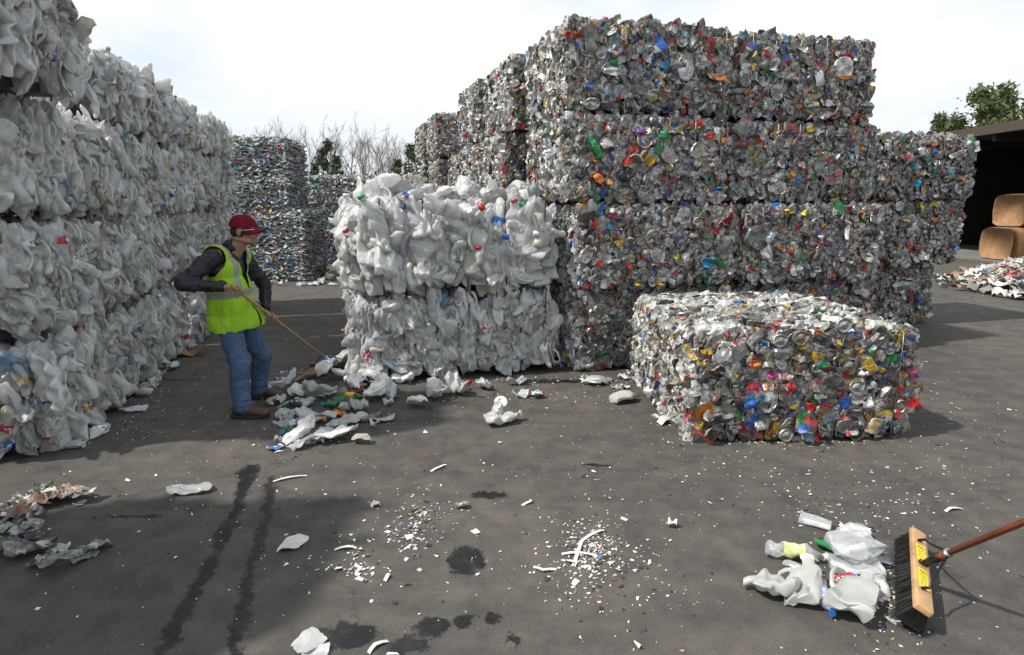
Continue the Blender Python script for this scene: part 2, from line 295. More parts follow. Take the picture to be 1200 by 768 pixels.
rg = np.random.default_rng(7)
JM, CM, BM = [M['jug'], M['cap'], M['label']], [M['can']], [M['pet'], M['cap'], M['label']]
def libm(name, fn, n, mats): return [MB().add(fn(rg)).mesh(name, mats, True, None if 'jug' in name else 32) for _ in range(n)]
LIB = dict(
    lobe=[MB().add(lobe(rg)).mesh('crushed_jug', JM, True) for _ in range(30)],
    jug=libm('crushed_jug', lambda r: jug(r), 26, JM),
    bigjug=libm('crushed_jug', lambda r: jug(r, 1.25, True, r.uniform(.4, .8)), 14, JM),
    film=[MB().add(scrap(rg, .13, .085, 18, .012, .06, .003, (.4, 1, .2))).mesh('film_wad', [M['film']], True, 60) for _ in range(14)],
    can=libm('crushed_can', can, 16, CM), disc=libm('flattened_can', disc, 12, [M['tin']]), pdisc=libm('flattened_can', disc, 8, CM),
    bigdisc=libm('flattened_tin', lambda r: disc(r, False, .052), 8, [M['tin']]),
    sheet=libm('metal_scrap', lambda r: scrap(r, .055, .045, 7, .008, .06), 10, [M['tin']]), psheet=libm('carton_scrap', lambda r: scrap(r, .05, .04, 7, .008, .06), 10, CM),
    edgecan=libm('crushed_can', can, 10, [M['edge']]), edgescrap=libm('can_edge_scrap', lambda r: scrap(r, .055, .035, 6, .009, .04), 10, [M['edge']]),
    vcan=libm('crushed_can', can, 14, [M['vivid']]), vsheet=libm('carton_scrap', lambda r: scrap(r, .05, .045, 7, .009, .06), 12, [M['vivid']]),
    bottle=libm('crushed_bottle', lambda r: bottle(r), 12, BM))
LO = dict(
    jug=[lobe(rg, 1, True) for _ in range(14)]+[jug(rg, 1, False, None, True) for _ in range(2)], can=[can(rg, True) for _ in range(12)], disc=[disc(rg, True) for _ in range(10)],
    scrap=[scrap(rg, .05, .04, 4, .01, .05) for _ in range(12)], bottle=[bottle(rg) for _ in range(12)])

# ------------------------------------------------------------ bales
def orient(rng, phi, tilt):
    """thin axis (local z) along bale y, long axis turned by phi in the x-z plane"""
    e = rng.normal(size=2)*tilt; y = Vector((e[0], 1 if rng.random() < .5 else -1, e[1])).normalized()
    x = Vector((math.cos(phi), 0, math.sin(phi))); x = (x-y*x.dot(y)).normalized(); z = y; yy = z.cross(x)
    return Matrix((x, yy, z)).transposed().to_4x4()
def facept(face, a, b, L_, D, H, off, ma=.03, mb_=.03, sq=1.):
    """a spot on a face; ma, mb_ keep the piece's own reach inside the outline, so neighbouring bales stay apart"""
    w, h = dict(f=(L_, H), b=(L_, H), l=(D, H), r=(D, H), t=(L_, D))[face]
    a = ma/w+a*(1-2*ma/w); b = mb_/h+b*(1-2*mb_/h); u, v = 2*a-1, 2*b-1
    o = off+.02*(1-u**4)*(1-v**4)-sq*.035*(max(0, abs(u)-.86)/.14)**2-sq*(.045 if face != 't' else .03)*(max(0, abs(v)-.8)/.2)**2
    if face == 'f': return Vector((u*L_/2, -D/2-o, b*H))
    if face == 'b': return Vector((u*L_/2, D/2+o, b*H))
    if face == 'l': return Vector((-L_/2-o, u*D/2, b*H))
    if face == 'r': return Vector((L_/2+o, u*D/2, b*H))
    return Vector((u*L_/2, v*D/2, H+o))
def strat(rng, n, w, h):
    nx = max(1, int(round(math.sqrt(n*w/h)))); ny = max(1, int(round(n/nx)))
    P = [((i+rng.random())/nx, (j+rng.random())/ny) for i in range(nx) for j in range(ny)]; rng.shuffle(P); return P
CAN_DIM, JUG_DIM = (1.85, 1.5, .88), (1.3, 1.7, .8)
def filler(kind, dim, seed):
    rng = np.random.default_rng(seed); mb = MB(); Lx, D, H = dim
    areas = dict(f=(Lx, H), b=(Lx, H), l=(D, H), r=(D, H), t=(Lx, D))
    for f, (w, h) in areas.items():
        dens = dict(can=250, jug=55, pet=230)[kind]
        for a, b in strat(rng, int(w*h*dens), w, h):
            off = rng.normal()*.012-.05; mg = (.045, .035)
            if kind == 'jug': pc = LO['jug'][rng.integers(16)]; phi = R(90)+rng.normal()*.28 if rng.random() < .88 else rng.uniform(0, 6.3); mi = None; tl = .28; off -= .06+abs(rng.normal())*.03; mg = (.05, .12)
            elif kind == 'pet': pc = LO['bottle'][rng.integers(12)]; phi = rng.uniform(0, 6.3); mi = None; tl = .6
            else:
                k = rng.random(); phi = rng.uniform(0, 6.3); tl = .16 if f in 'fb' else .22
                pc = LO['can'][rng.integers(12)] if k < .58 else LO['disc'][rng.integers(10)] if k < .86 else LO['scrap'][rng.integers(12)]
                mi = 2 if f in 'lrt' and rng.random() < .85 else (1 if (.58 <= k < .74 or k > .95) else 0)
            p = facept(f, a, b, Lx, D, H, off, *mg, .35 if kind == 'can' else 1); mat = Matrix.Translation(p) @ orient(rng, phi, tl)
            mb.add(pc, mat, mi)
    mats = dict(can=[M['can'], M['tin'], M['edge']], jug=JM, pet=BM)[kind]
    return mb.mesh(dict(can='packed_cans', jug='packed_jugs', pet='packed_bottles')[kind], mats, True, 35 if kind == 'can' else None)
FILL = dict(can=[filler('can', CAN_DIM, 1), filler('can', CAN_DIM, 2)], jug=[filler('jug', JUG_DIM, 3), filler('jug', JUG_DIM, 4)], pet=[filler('pet', (1.85, 1.5, .88), 5), filler('pet', (1.85, 1.5, .88), 6)])
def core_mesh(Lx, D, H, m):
    i = .12 if m.name == 'gap_shade_plastic' else .08; return MB().add(box(-Lx/2+i, Lx/2-i, -D/2+i, D/2-i, 0.01, H-i)).mesh('bale_core', m)
def wire_mesh(x, D, H, rng, r=.0035):
    P = []
    o = .034 if r > .005 else .026
    for a, b, n in (((-D/2-o, 0), (-D/2-o, H-.03), 7), ((-D/2-o, H-.03), (-D/2+.03, H-.005), 3), ((-D/2+.03, H-.005), (D/2-.03, H-.005), 7), ((D/2-.03, H-.005), (D/2+o, H-.03), 3), ((D/2+o, H-.03), (D/2+o, 0), 4)):
        for i in range(n): t = i/(n-1); P.append((x+rng.normal()*.006, a[0]+(b[0]-a[0])*t+rng.normal()*.005, a[1]+(b[1]-a[1])*t))
    return MB().add(tube(P, r, 5)).mesh('baling_wire', M['wire'] if r < .005 else M['dwire'])
BN = 0
def bale(kind, loc, rz, dim, label, group, faces=None, wires=0, seed=None, tilt=(0, 0), big=False, vivid=0.):
    """loc is the middle of the footprint; faces = {face: number of pieces of its own}"""
    global BN; BN += 1; rng = np.random.default_rng(1000+BN); Lx, D, H = dim
    nm = dict(can='can_bale', jug='jug_bale', pet='bottle_bale')[kind]
    t = thing(nm, label, 'bale', loc, rz, group); t.rotation_euler = (tilt[0], tilt[1], rz)
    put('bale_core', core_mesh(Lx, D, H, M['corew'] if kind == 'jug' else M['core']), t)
    cd = JUG_DIM if kind == 'jug' else CAN_DIM; me = FILL[kind][BN % 2]; sx = -1 if rng.random() < .5 and kind == 'jug' else 1
    f = put(me.name.split('.')[0], me, t, kind='stuff'); f.matrix_basis = Matrix.Diagonal((sx*Lx/cd[0], D/cd[1], H/cd[2], 1))
    for fc, n in (faces or {}).items():
        w, h = dict(f=(Lx, H), l=(D, H), r=(D, H), t=(Lx, D), b=(Lx, H))[fc]; flat = fc in 'fb'
        for a, b in strat(rng, n, w, h):
            off = rng.normal()*.006-.008; k = rng.random(); sc = 1.; mg = (.05, .045); st3 = (1, 1, 1)
            if kind == 'can':
                phi = rng.uniform(0, 6.3); tl = .10 if flat else .2
                if rng.random() < .12: tl = .5; off += .012
                if flat: key = 'can' if k < .40 else 'disc' if k < .54 else 'pdisc' if k < .68 else 'bigdisc' if k < .78 else 'sheet' if k < .86 else 'psheet' if k < .985 else 'bottle'; sc = rng.uniform(.8, 1.35)*(1.5 if rng.random() < .1 else 1)
                else: key = 'edgescrap' if k < .42 else 'edgecan' if k < .9 else 'can'; phi = R(90)+rng.normal()*.35 if fc in 'lr' else rng.normal()*.3; sc = rng.uniform(.8, 1.3)
                if flat and rng.random() < vivid: key = 'vcan' if rng.random() < .75 else 'vsheet'
            else:
                phi = R(90)+rng.normal()*.24; tl = .24; key = 'lobe' if k < .52 else 'jug' if k < .80 else 'film' if k < .96 else 'bottle'; sc = rng.uniform(.75, 1.25); off += rng.normal()*.022-.005; mg = (.05, .135); st3 = (1.15, .9, rng.uniform(.6, 1.3))
                if big: key = 'lobe' if k < .50 else 'bigjug' if k < .82 else 'film'; tl = .4; phi = R(90)+rng.normal()*.3; sc = rng.uniform(1.0, 1.45) if k < .68 else rng.uniform(.75, 1.05); off += .0; mg = (.08, .17); st3 = (1.15, 1., .9)
                if rng.random() < .13: tl = 1.0; phi = rng.uniform(0, 6.3); mg = (.09, .12)
                if fc == 't': phi = rng.uniform(0, 6.3); tl = 1.2
            lib = LIB[key]; me = lib[rng.integers(len(lib))]
            if kind == 'jug' and fc in 'lr' and key in ('film',): sc *= .8
            p = facept(fc, a, b, Lx, D, H, off, *mg, .35 if kind == 'can' else 1)
            put(me.name.split('.')[0], me, t, mat=Matrix.Translation(p) @ orient(rng, phi, tl) @ Matrix.Diagonal((sc*st3[0], sc*st3[1], sc*st3[2], 1)))
    for i in range(wires):
        x = -Lx/2+Lx*(i+.6)/wires+rng.normal()*.02; put('baling_wire', wire_mesh(x, D, H, rng, .0045 if kind == 'can' else .006), t)
    return t

# ============================================================ SETTING
def ground_mat():
    m, t, b, out = mat_base('worn_asphalt'); tc = N(t, 'ShaderNodeTexCoord'); P = tc.outputs['Object']
    def mixc(fac, a, bcol, mode='MIX'):
        mm = N(t, 'ShaderNodeMix', data_type='RGBA', blend_type=mode)
        if isinstance(fac, float): mm.inputs['Factor'].default_value = fac
        else: t.links.new(fac, mm.inputs['Factor'])
        for k, v in (('A', a), ('B', bcol)):
            if isinstance(v, tuple): mm.inputs[k].default_value = v+(1,)
            else: t.links.new(v, mm.inputs[k])
        return mm.outputs['Result']
    big = noise(t, .55, 5, .6, P); c = ramp(t, [(.3, (.070, .066, .062)), (.5, (.088, .082, .075)), (.72, (.120, .106, .092))]); t.links.new(big.outputs['Fac'], c.inputs[0]); c = c.outputs[0]
    mid = noise(t, 5, 6, .7, P); r = ramp(t, [(.3, (.62, .62, .63)), (.5, (.95, .94, .93)), (.7, (1.28, 1.24, 1.18))]); t.links.new(mid.outputs['Fac'], r.inputs[0]); c = mixc(1., c, r.outputs[0], 'MULTIPLY')
    fine = noise(t, 190, 2, .7, P); r = ramp(t, [(.32, (.55, .55, .55)), (.52, (1, 1, 1)), (.72, (1.7, 1.64, 1.58))]); t.links.new(fine.outputs['Fac'], r.inputs[0]); c = mixc(1., c, r.outputs[0], 'MULTIPLY')
    vo = N(t, 'ShaderNodeTexVoronoi'); vo.inputs['Scale'].default_value = 70; t.links.new(P, vo.inputs['Vector'])
    r = ramp(t, [(.05, (1, 1, 1)), (.11, (0, 0, 0))]); t.links.new(vo.outputs['Distance'], r.inputs[0]); sp = N(t, 'ShaderNodeSeparateColor'); t.links.new(vo.outputs['Color'], sp.inputs[0])
    g = N(t, 'ShaderNodeMath', operation='GREATER_THAN'); g.inputs[1].default_value = .72; t.links.new(sp.outputs[0], g.inputs[0]); mu = N(t, 'ShaderNodeMath', operation='MULTIPLY'); t.links.new(g.outputs[0], mu.inputs[0]); t.links.new(r.outputs[0], mu.inputs[1])
    c = mixc(mu.outputs[0], c, (.22, .205, .19))                                   # pale aggregate
    sc = N(t, 'ShaderNodeMapping'); sc.inputs['Scale'].default_value = (.5, 7, 1); sc.inputs['Rotation'].default_value = (0, 0, R(15)); t.links.new(P, sc.inputs['Vector'])
    sn = noise(t, 1.6, 5, .7, sc.outputs[0]); r = ramp(t, [(.6, (0, 0, 0)), (.78, (.45, .45, .45))]); t.links.new(sn.outputs['Fac'], r.inputs[0]); c = mixc(r.outputs[0], c, (.15, .138, .125))   # tyre and scrape wear
    cv = N(t, 'ShaderNodeTexVoronoi', feature='DISTANCE_TO_EDGE'); cv.inputs['Scale'].default_value = .42; cw = noise(t, 2.2, 5, .7, P); ca_ = N(t, 'ShaderNodeVectorMath', operation='MULTIPLY_ADD'); ca_.inputs[1].default_value = (.7, .7, 0)
    t.links.new(cw.outputs['Color'], ca_.inputs[0]); t.links.new(P, ca_.inputs[2]); t.links.new(ca_.outputs[0], cv.inputs['Vector'])
    r = ramp(t, [(.002, (.5, .5, .5)), (.005, (0, 0, 0))]); t.links.new(cv.outputs['Distance'], r.inputs[0]); c = mixc(r.outputs[0], c, (.03, .028, .027))
    tw = N(t, 'ShaderNodeTexWave', wave_type='BANDS', bands_direction='Y'); tw.inputs['Scale'].default_value = .23; tw.inputs['Distortion'].default_value = 3.2; tw.inputs['Detail'].default_value = 2; tw.inputs['Detail Scale'].default_value = .6; t.links.new(P, tw.inputs['Vector'])
    r = ramp(t, [(.80, (0, 0, 0)), (.9, (.32, .32, .32)), (.97, (.05, .05, .05))]); t.links.new(tw.outputs['Fac'], r.inputs[0]); c = mixc(r.outputs[0], c, (.05, .048, .046))
    dk = noise(t, 1.3, 4, .65, P); r = ramp(t, [(.58, (0, 0, 0)), (.72, (.5, .5, .5))]); t.links.new(dk.outputs['Fac'], r.inputs[0]); c = mixc(r.outputs[0], c, (.05, .047, .045))
    # stains: (x, y, half length, half width, angle, strength)
    st = []
    def path(pts, w):
        for (x0, y0), (x1, y1) in zip(pts[:-1], pts[1:]):
            a, b_ = G(x0, y0), G(x1, y1); d = b_-a; st.append((*((a+b_)/2)[:2], d.length*.62, w, math.atan2(d.y, d.x)))
    path([(292, 546), (280, 590), (255, 645), (222, 705), (185, 772)], .045)
    path([(296, 545), (286, 566)], .075)
    path([(318, 562), (312, 610), (292, 670), (272, 775)], .037)
    for x, y, rx, ry in ((545, 657, .105, .13), (508, 735, .08, .07), (478, 757, .09, .06), (545, 728, .05, .04), (577, 725, .055, .045), (405, 745, .15, .08), (600, 750, .04, .03), (575, 580, .12, .05), (160, 605, .2, .02), (700, 545, .1, .03), (200, 445, .5, .03), (640, 447, .5, .08)):
        p = G(x, y); st.append((p.x, p.y, rx, ry, 0))
    wn = noise(t, 11, 8, .8, P); wv = N(t, 'ShaderNodeVectorMath', operation='MULTIPLY_ADD'); wv.inputs[1].default_value = (.22, .22, 0); t.links.new(wn.outputs['Color'], wv.inputs[0]); t.links.new(P, wv.inputs[2])
    sub = N(t, 'ShaderNodeVectorMath', operation='SUBTRACT'); sub.inputs[1].default_value = (.11, .11, 0); t.links.new(wv.outputs[0], sub.inputs[0])
    last = None
    for x, y, a, b_, an in st:
        mp = N(t, 'ShaderNodeMapping', vector_type='TEXTURE'); mp.inputs['Location'].default_value = (x, y, 0); mp.inputs['Rotation'].default_value = (0, 0, an); mp.inputs['Scale'].default_value = (a, b_, 1)
        t.links.new(sub.outputs[0], mp.inputs[0]); ln = N(t, 'ShaderNodeVectorMath', operation='LENGTH'); t.links.new(mp.outputs[0], ln.inputs[0])
        if last is None: last = ln.outputs['Value']
        else:
            mn = N(t, 'ShaderNodeMath', operation='MINIMUM'); t.links.new(last, mn.inputs[0]); t.links.new(ln.outputs['Value'], mn.inputs[1]); last = mn.outputs[0]
    r = ramp(t, [(.8, (.97, .97, .97)), (1.05, (0, 0, 0))]); t.links.new(last, r.inputs[0]); wet = r.outputs[0]
    wm = noise(t, 6, 4, .7, P); wr = ramp(t, [(.3, (.6, .6, .6)), (.5, (1, 1, 1))]); t.links.new(wm.outputs['Fac'], wr.inputs[0]); wx = N(t, 'ShaderNodeMath', operation='MULTIPLY'); t.links.new(wet, wx.inputs[0]); t.links.new(wr.outputs[0], wx.inputs[1]); wet = wx.outputs[0]
    c = mixc(wet, c, (.010, .010, .011))
    t.links.new(c, b.inputs['Base Color'])
    mr = N(t, 'ShaderNodeMapRange'); mr.inputs['To Min'].default_value = .85; mr.inputs['To Max'].default_value = .32; t.links.new(wet, mr.inputs[0]); t.links.new(mr.outputs[0], b.inputs['Roughness'])
    bp = N(t, 'ShaderNodeBump'); bp.inputs['Strength'].default_value = .5; bp.inputs['Distance'].default_value = .004; t.links.new(fine.outputs['Fac'], bp.inputs['Height']); t.links.new(bp.outputs[0], b.inputs['Normal'])
    b.inputs['Specular IOR Level'].default_value = .3
    return m
MB().add(box(-400, 400, -60, 700, -1, 0)).build('ground', ground_mat(), smooth=False, kind='structure')
MB().add(box(-400, 400, 45, 600, .0, .05)).build('field', simple('rough_grass_field', (.09, .085, .045), .95, 0, .4, 2, .5, 12, (.06, .075, .03)), smooth=False, kind='structure')

# ============================================================ STACKS OF BALES
LAY = ['bottom', 'second', 'third', 'top']
# left wall of milk-jug bales: line of the wall face leans left as it recedes
def wall_line(y): return -3.28-.235*(y-3.9)
rw = random.Random(5); wa = math.atan(.235)
NTH = ['nearest', 'second', 'third', 'farthest']
for s_ in range(4):
    for l_ in range(4):
        y0 = 3.92+1.72*s_+rw.uniform(-.06, .06); ym = y0+.86; D = 1.68; Lx = 1.3
        if s_ == 0 and l_ == 3: continue
        rz = wa+rw.uniform(-.03, .03); xe = wall_line(ym)+rw.uniform(-.05, .07)-(.06*(l_ == 3))
        c = Vector((xe, ym, 0))-Vector((math.cos(rz), math.sin(rz), 0))*(Lx/2+.03)
        H = [.815, .825, .82, [.66, .66, .62, .56][s_]][l_]; z = [0, .83, 1.67, 2.505][l_]; D = 1.66
        n = [290, 280, 250, 190][s_]
        fc = {'r': n}
        if s_ == 0: fc['f'] = 45
        if s_ == 1 and l_ == 3: fc['f'] = 40
        if l_ == 3: fc['t'] = 25
        bale('jug', (c.x, c.y, z), rz, (Lx, D, H), '%s bale of white jugs in the %s stack from the camera of the left wall' % (LAY[l_], NTH[s_]) if s_ else '%s bale of white jugs at the near end of the left wall' % LAY[l_],
             'jug bales stacked in the left wall', fc, 0, tilt=(rw.uniform(-.012, .012), rw.uniform(-.015, .03)))
t = bale('jug', (-3.17-.85, 4.13, 2.52), .05, (1.7, 1.02, .9), 'big overhanging bale of hazy jugs topmost at the near end of the left wall', 'jug bales stacked in the left wall', {'r': 110, 'f': 60}, 3, tilt=(0, .03))
# the stack beside the camera that shades the lower left of the yard (outside the picture)
for l_ in range(4):
    for s_ in range(2):
        bale('jug', (-3.95, 1.95-1.3*s_, .8*l_), .0, (1.5, 1.28, .79), ('%s bale of white jugs in the stack left of the camera, ' % LAY[l_])+('far side' if s_ == 0 else 'near side'), 'jug bales left of the camera')
# white bales in the middle
Wa = .27
def cent(corner, rz, Lx, D): return (corner[0]+math.cos(rz)*Lx/2-math.sin(rz)*D/2, corner[1]+math.sin(rz)*Lx/2+math.cos(rz)*D/2)
x, y = cent((-1.50, 5.68), Wa, 2.08, 1.6)
bale('jug', (x, y, 0), Wa, (2.06, 1.58, .91), 'lower bale of crushed white jugs in the middle of the yard', 'white jug bales in the middle', {'f': 210, 'l': 130}, 7)
x, y = cent((-1.48, 5.66), Wa, 2.04, 1.62)
bale('jug', (x, y, .905), Wa+.01, (2.04, 1.60, .90), 'upper bale of puffy white jugs stacked in the middle of the yard', 'white jug bales in the middle', {'f': 170, 'l': 100, 't': 60}, 5, big=True)
# can wall on the right
O = Vector((.66, 6.08)); ca = math.atan2(1.0, 3.72); U = Vector((math.cos(ca), math.sin(ca))); Vv = Vector((-math.sin(ca), math.cos(ca)))
def at(u, v): p = O+U*u+Vv*v; return p.x, p.y
BL, BD, BH = 1.86, 1.42, .862
rr = random.Random(11)
jit = {0: (.06, .05), 1: (.02, -.02), 2: (-.10, .02), 3: (-.09, .10)}
for l_ in range(4):
    for c_ in range(2):
        ju, jv = jit[l_]; W_ = [1.81, 1.87][c_] if l_ != 3 else [1.79, 1.76][c_]
        jv += rr.uniform(-.03, .03); u0 = ju+(0 if c_ == 0 else (1.90 if l_ != 3 else 1.86)); v0 = jv+(0 if c_ == 0 else rr.uniform(0, .05))
        x, y = at(u0+W_/2, v0+BD/2)
        fc = {'f': 300}
        if c_ == 0: fc['l'] = 150
        bale('can', (x, y, .885*l_), ca+rr.uniform(-.012, .012), (W_, BD, BH), '%s bale of crushed cans in the %s column of the tall can wall' % (LAY[l_], ['left', 'right'][c_]), 'can bales in the tall wall on the right', fc, 6, vivid=.13, tilt=(0, rr.uniform(-.008, .008)))
for l_ in range(3):
    x, y = at(3.96+[-.10, .0, .02][l_]+1.22, 1.05+[.2, .03, 0][l_]+BD/2); H = .885
    bale('can', (x, y, .905*l_), ca+rr.uniform(-.01, .01), ([2.25, 2.44, 2.44][l_], BD, H), '%s bale of crushed cans in the low stack beside the dark shed' % ['bottom', 'middle', 'upper'][l_], 'can bales in the low stack by the shed', {'f': 290}, 5, vivid=.13)
# rows running back behind the can wall
for s_, (v0, u0, lays) in enumerate([(1.66, -.30, (0, 1, 2, 3)), (3.18, -.32, (0, 1, 2, 3)), (4.95, -.24, (0, 1, 2)), (6.55, -.46, (0, 1, 2, 3)), (8.1, -.50, (0, 1, 2, 3)), (9.8, -.36, (0, 1, 2)), (11.4, -.45, (0, 1, 2)), (13., -.5, (0, 1, 2))]):
    for l_ in lays:
        x, y = at(u0+rr.uniform(-.06, .06)+BL/2, v0+BD/2+(.18 if l_ == 2 and s_ == 0 else 0))
        where = ['first', 'second', 'third', 'fourth', 'fifth', 'sixth', 'seventh', 'farthest'][s_]
        fc = {'l': 120, 'f': 60} if s_ == 0 and l_ >= 2 else {'l': 90, 'f': 10} if s_ == 1 and l_ >= 2 else None
        bale('can', (x, y, .885*l_), ca+rr.uniform(-.02, .02), (BL, BD if s_ not in (0, 3) else 1.46, BH), '%s can bale in the %s stack back behind the tall can wall' % (LAY[l_], where), 'can bales in the row running back', fc, 4 if s_ < 2 else 0)
# the low bale in front
bale('can', (2.14, 5.12, 0), R(3.5), (1.70, 1.72, .85), 'single bale of crushed cans lying alone on the asphalt in front of the can wall', None, {'f': 300, 'l': 260, 't': 290}, 4, vivid=.55)
# bottle bales at the back
for l_ in range(4):
    w = 2.5 if l_ < 2 else 2.3
    bale('pet', (-6.0 if l_ < 2 else -6.25, 14.6, .80*l_), R(2)*(l_-1), (w, 1.5, .8), '%s bale of clear drink bottles in the far stack behind the worker' % LAY[l_], 'bottle bales at the far left')
    if l_ < 3: bale('pet', (-8.9, 14.9, .80*l_), 0, (2.5, 1.5, .8), '%s bottle bale of the far stack mostly hidden behind the left wall' % LAY[l_], 'bottle bales at the far left')
for l_ in range(3):
    for s_ in range(2):
        bale('pet', (-5.1+s_*1.95, 18.8+s_*1.2, .85*l_), R(6), (1.9, 1.5, .85), '%s bale of clear bottles in the %s stack of the two farthest back' % (LAY[l_], ['left', 'right'][s_]), 'bottle bales farthest back')

# ============================================================ SHED
dk = simple('dark_corrugated_metal', (.035, .028, .024), .8, .2, .4, 3, .3, 20)
sh = thing('open_shed', 'dark open sided storage shed with flat roof at the right edge', 'shed', (15, 20, 0))
def rbox(a): return MB().add(box(*a))
rbox((-.3, 22, -14, 6, 3.92, 4.08)).build('roof', dk, sh, False); rbox((-.42, -.3, -14, 6.1, 3.86, 4.14)).build('fascia', simple('brown_fascia', (.07, .05, .04), .7), sh, False)
rbox((-.3, 22, 5.8, 5.95, 0, 3.92)).build('end_wall', dk, sh, False); rbox((21.8, 22, -14, 5.8, 0, 3.92)).build('back_wall', dk, sh, False)
rbox((.0, 22, -14.1, -13.95, 0, 3.92)).build('end_wall', dk, sh, False)
for yy in (5.3, -9.5): rbox((-.1, .15, yy, yy+.25, 0, 3.92)).build('post', simple('rusty_post', (.16, .10, .06), .7, .3), sh, False)
for k in range(8): rbox((-.25, 21.8, -13+2.4*k, -12.85+2.4*k, 3.66, 3.92)).build('rafter', dk, sh, False)
MB().add(box(-.1, 22, -14, 5.8, .0, .06)).build('floor_slab', simple('shed_concrete', (.2, .19, .175), .85, 0, .3, 2, .3, 30), sh, False)
card = simple('brown_cardboard', (.34, .185, .085), .75, 0, .3, 6, .3, 14)
def cardroll(loc, w, label):
    t = thing('cardboard_bale', label, 'bale', loc, R(4), 'cardboard bales in the shed')
    rng = np.random.default_rng(int(loc[2]*10)+3); pr = []
    for i in range(20):
        a = 2*math.pi*i/20; pr.append((.62*math.copysign(abs(math.cos(a))**.38, math.cos(a)), .50+.5*math.copysign(abs(math.sin(a))**.38, math.sin(a))))
    V = []; n = 15
    for i in range(n):
        e = 1-.05*(abs(2*i/(n-1)-1)**8)
        for (p, q) in pr: V.append((-w/2+w*i/(n-1), p*e+rng.normal()*.012, .5+(q-.5)*e+rng.normal()*.008))
    F = grid_faces(n, 20, True)+[tuple(range(20)), tuple(range((n-1)*20, n*20))[::-1]]
    MB().add(arr(V, F)).build('cardboard_body', card, t)
    for k in range(4):
        x = -w/2+w*(k+.5)/4; MB().add(tube([(x, p*1.02, .5+(q-.5)*1.02) for p, q in pr+pr[:1]], .006, 5)).build('strap', M['wire'], t)
    MB().add(box(-w*.35, -w*.35+.35, -.645, -.63, .62, .78)).build('faded_label', simple('faded_green_print', (.35, .33, .08), .8, 0, .5, 20), t, False)
cardroll((16.55, 18.9, .06), 2.9, 'lower brown cardboard bale on the floor of the open shed')
cardroll((16.85, 19.0, 1.07), 2.8, 'upper brown cardboard bale on another one in the open shed')
cardroll((20.6, 20.5, .06), 2.9, 'brown cardboard bale at the back inside the open shed')

# ============================================================ TREES
bark = simple('grey_bark', (.19, .16, .14), .9, 0, .4, 8, .5, 20)
leafm = palette('tree_leaves', [(3, (.10, .13, .045)), (3, (.14, .17, .06)), (2, (.07, .10, .035)), (1, (.18, .20, .09))], rough=.6, transl=.3, bump=0, dirt=0)
pinem = palette('pine_needles', [(3, (.05, .07, .035)), (2, (.07, .09, .045)), (1, (.09, .11, .05))], rough=.7, bump=0, dirt=0)
def branches(rng, h, spread, levels, r0, kids=5):
    tr, cr = MB(), MB(); tips = []
    def grow(p, d, ln, r, lv):
        pts = [p]; n = 5
        for i in range(n):
            d = (d+Vector(rng.normal(size=3))*.13+Vector((0, 0, .07))).normalized(); p = p+d*ln/n; pts.append(p)
        (tr if lv == 0 else cr).add(tube(pts, [max(r*(1-.75*i/n), .009) for i in range(n+1)], 5 if lv < 2 else 3))
        if lv >= levels: tips.append(p); return
        for k in range(kids+ (4 if lv == 0 else 0)):
            t_ = rng.uniform(.35 if lv == 0 else .25, 1); i = min(int(t_*n), n-1); q = pts[i].lerp(pts[i+1], t_*n-i)
            a = rng.uniform(0, 6.28); e = Vector((math.cos(a), math.sin(a), 0)); dd = (d*1.0+e*spread).normalized(); grow(q, dd, ln*rng.uniform(.35, .55), r*.45, lv+1)
    grow(Vector((0, 0, 0)), Vector((0, 0, 1)), h, r0, 0); return tr, cr, tips
bare = []
for k in range(5):
    rng = np.random.default_rng(50+k); tr, cr, _ = branches(rng, 7.2, .42, 3, .085, 5); bare.append((tr.mesh('trunk', bark), cr.mesh('crown', bark)))
rt = random.Random(3)
def place_tree(name, meshes, loc, sc, label, group, cat='tree'):
    t = thing(name, label, cat, loc, rt.uniform(0, 6.3), group); t.scale = (sc,)*3
    for n_, m_ in zip(('trunk', 'crown'), meshes): put(n_, m_, t)
xs = [268, 276, 291, 309, 327, 352, 366, 389, 396, 430, 441, 455, 467, 262, 283, 300, 318, 333, 345, 360, 372, 384, 407, 415, 424, 436, 446, 461, 473, 480, 496]
for i, px in enumerate(sorted(xs)):
    Y = rt.uniform(62, 80); place_tree('bare_tree', bare[i % 5], ((px-600)/FPX*Y*.985, Y, 0), rt.uniform(.78, 1.02)*Y/72, 'leafless grey tree, %s from the left on the skyline' % ('leftmost|second|third|fourth|fifth|sixth|seventh|eighth|ninth|tenth|eleventh|twelfth|thirteenth|fourteenth|fifteenth|sixteenth|seventeenth|eighteenth|nineteenth|twentieth|twenty-first|twenty-second|twenty-third|twenty-fourth|twenty-fifth|twenty-sixth|twenty-seventh|twenty-eighth|twenty-ninth|thirtieth|thirty-first'.split('|')[i]), 'leafless trees on the skyline')
def leafcloud(pts, n, size, rng, jit_, m, name='crown', el=1.):
    c = pts[rng.integers(len(pts), size=n)]+rng.normal(size=(n, 3))*jit_; q = rng.normal(size=(n, 3, 3))*size; V = (c[:, None, :]+q*np.array((1, 1, el))).reshape(-1, 3)
    return (V, np.arange(3*n), np.full(n, 3), np.zeros(n, int))
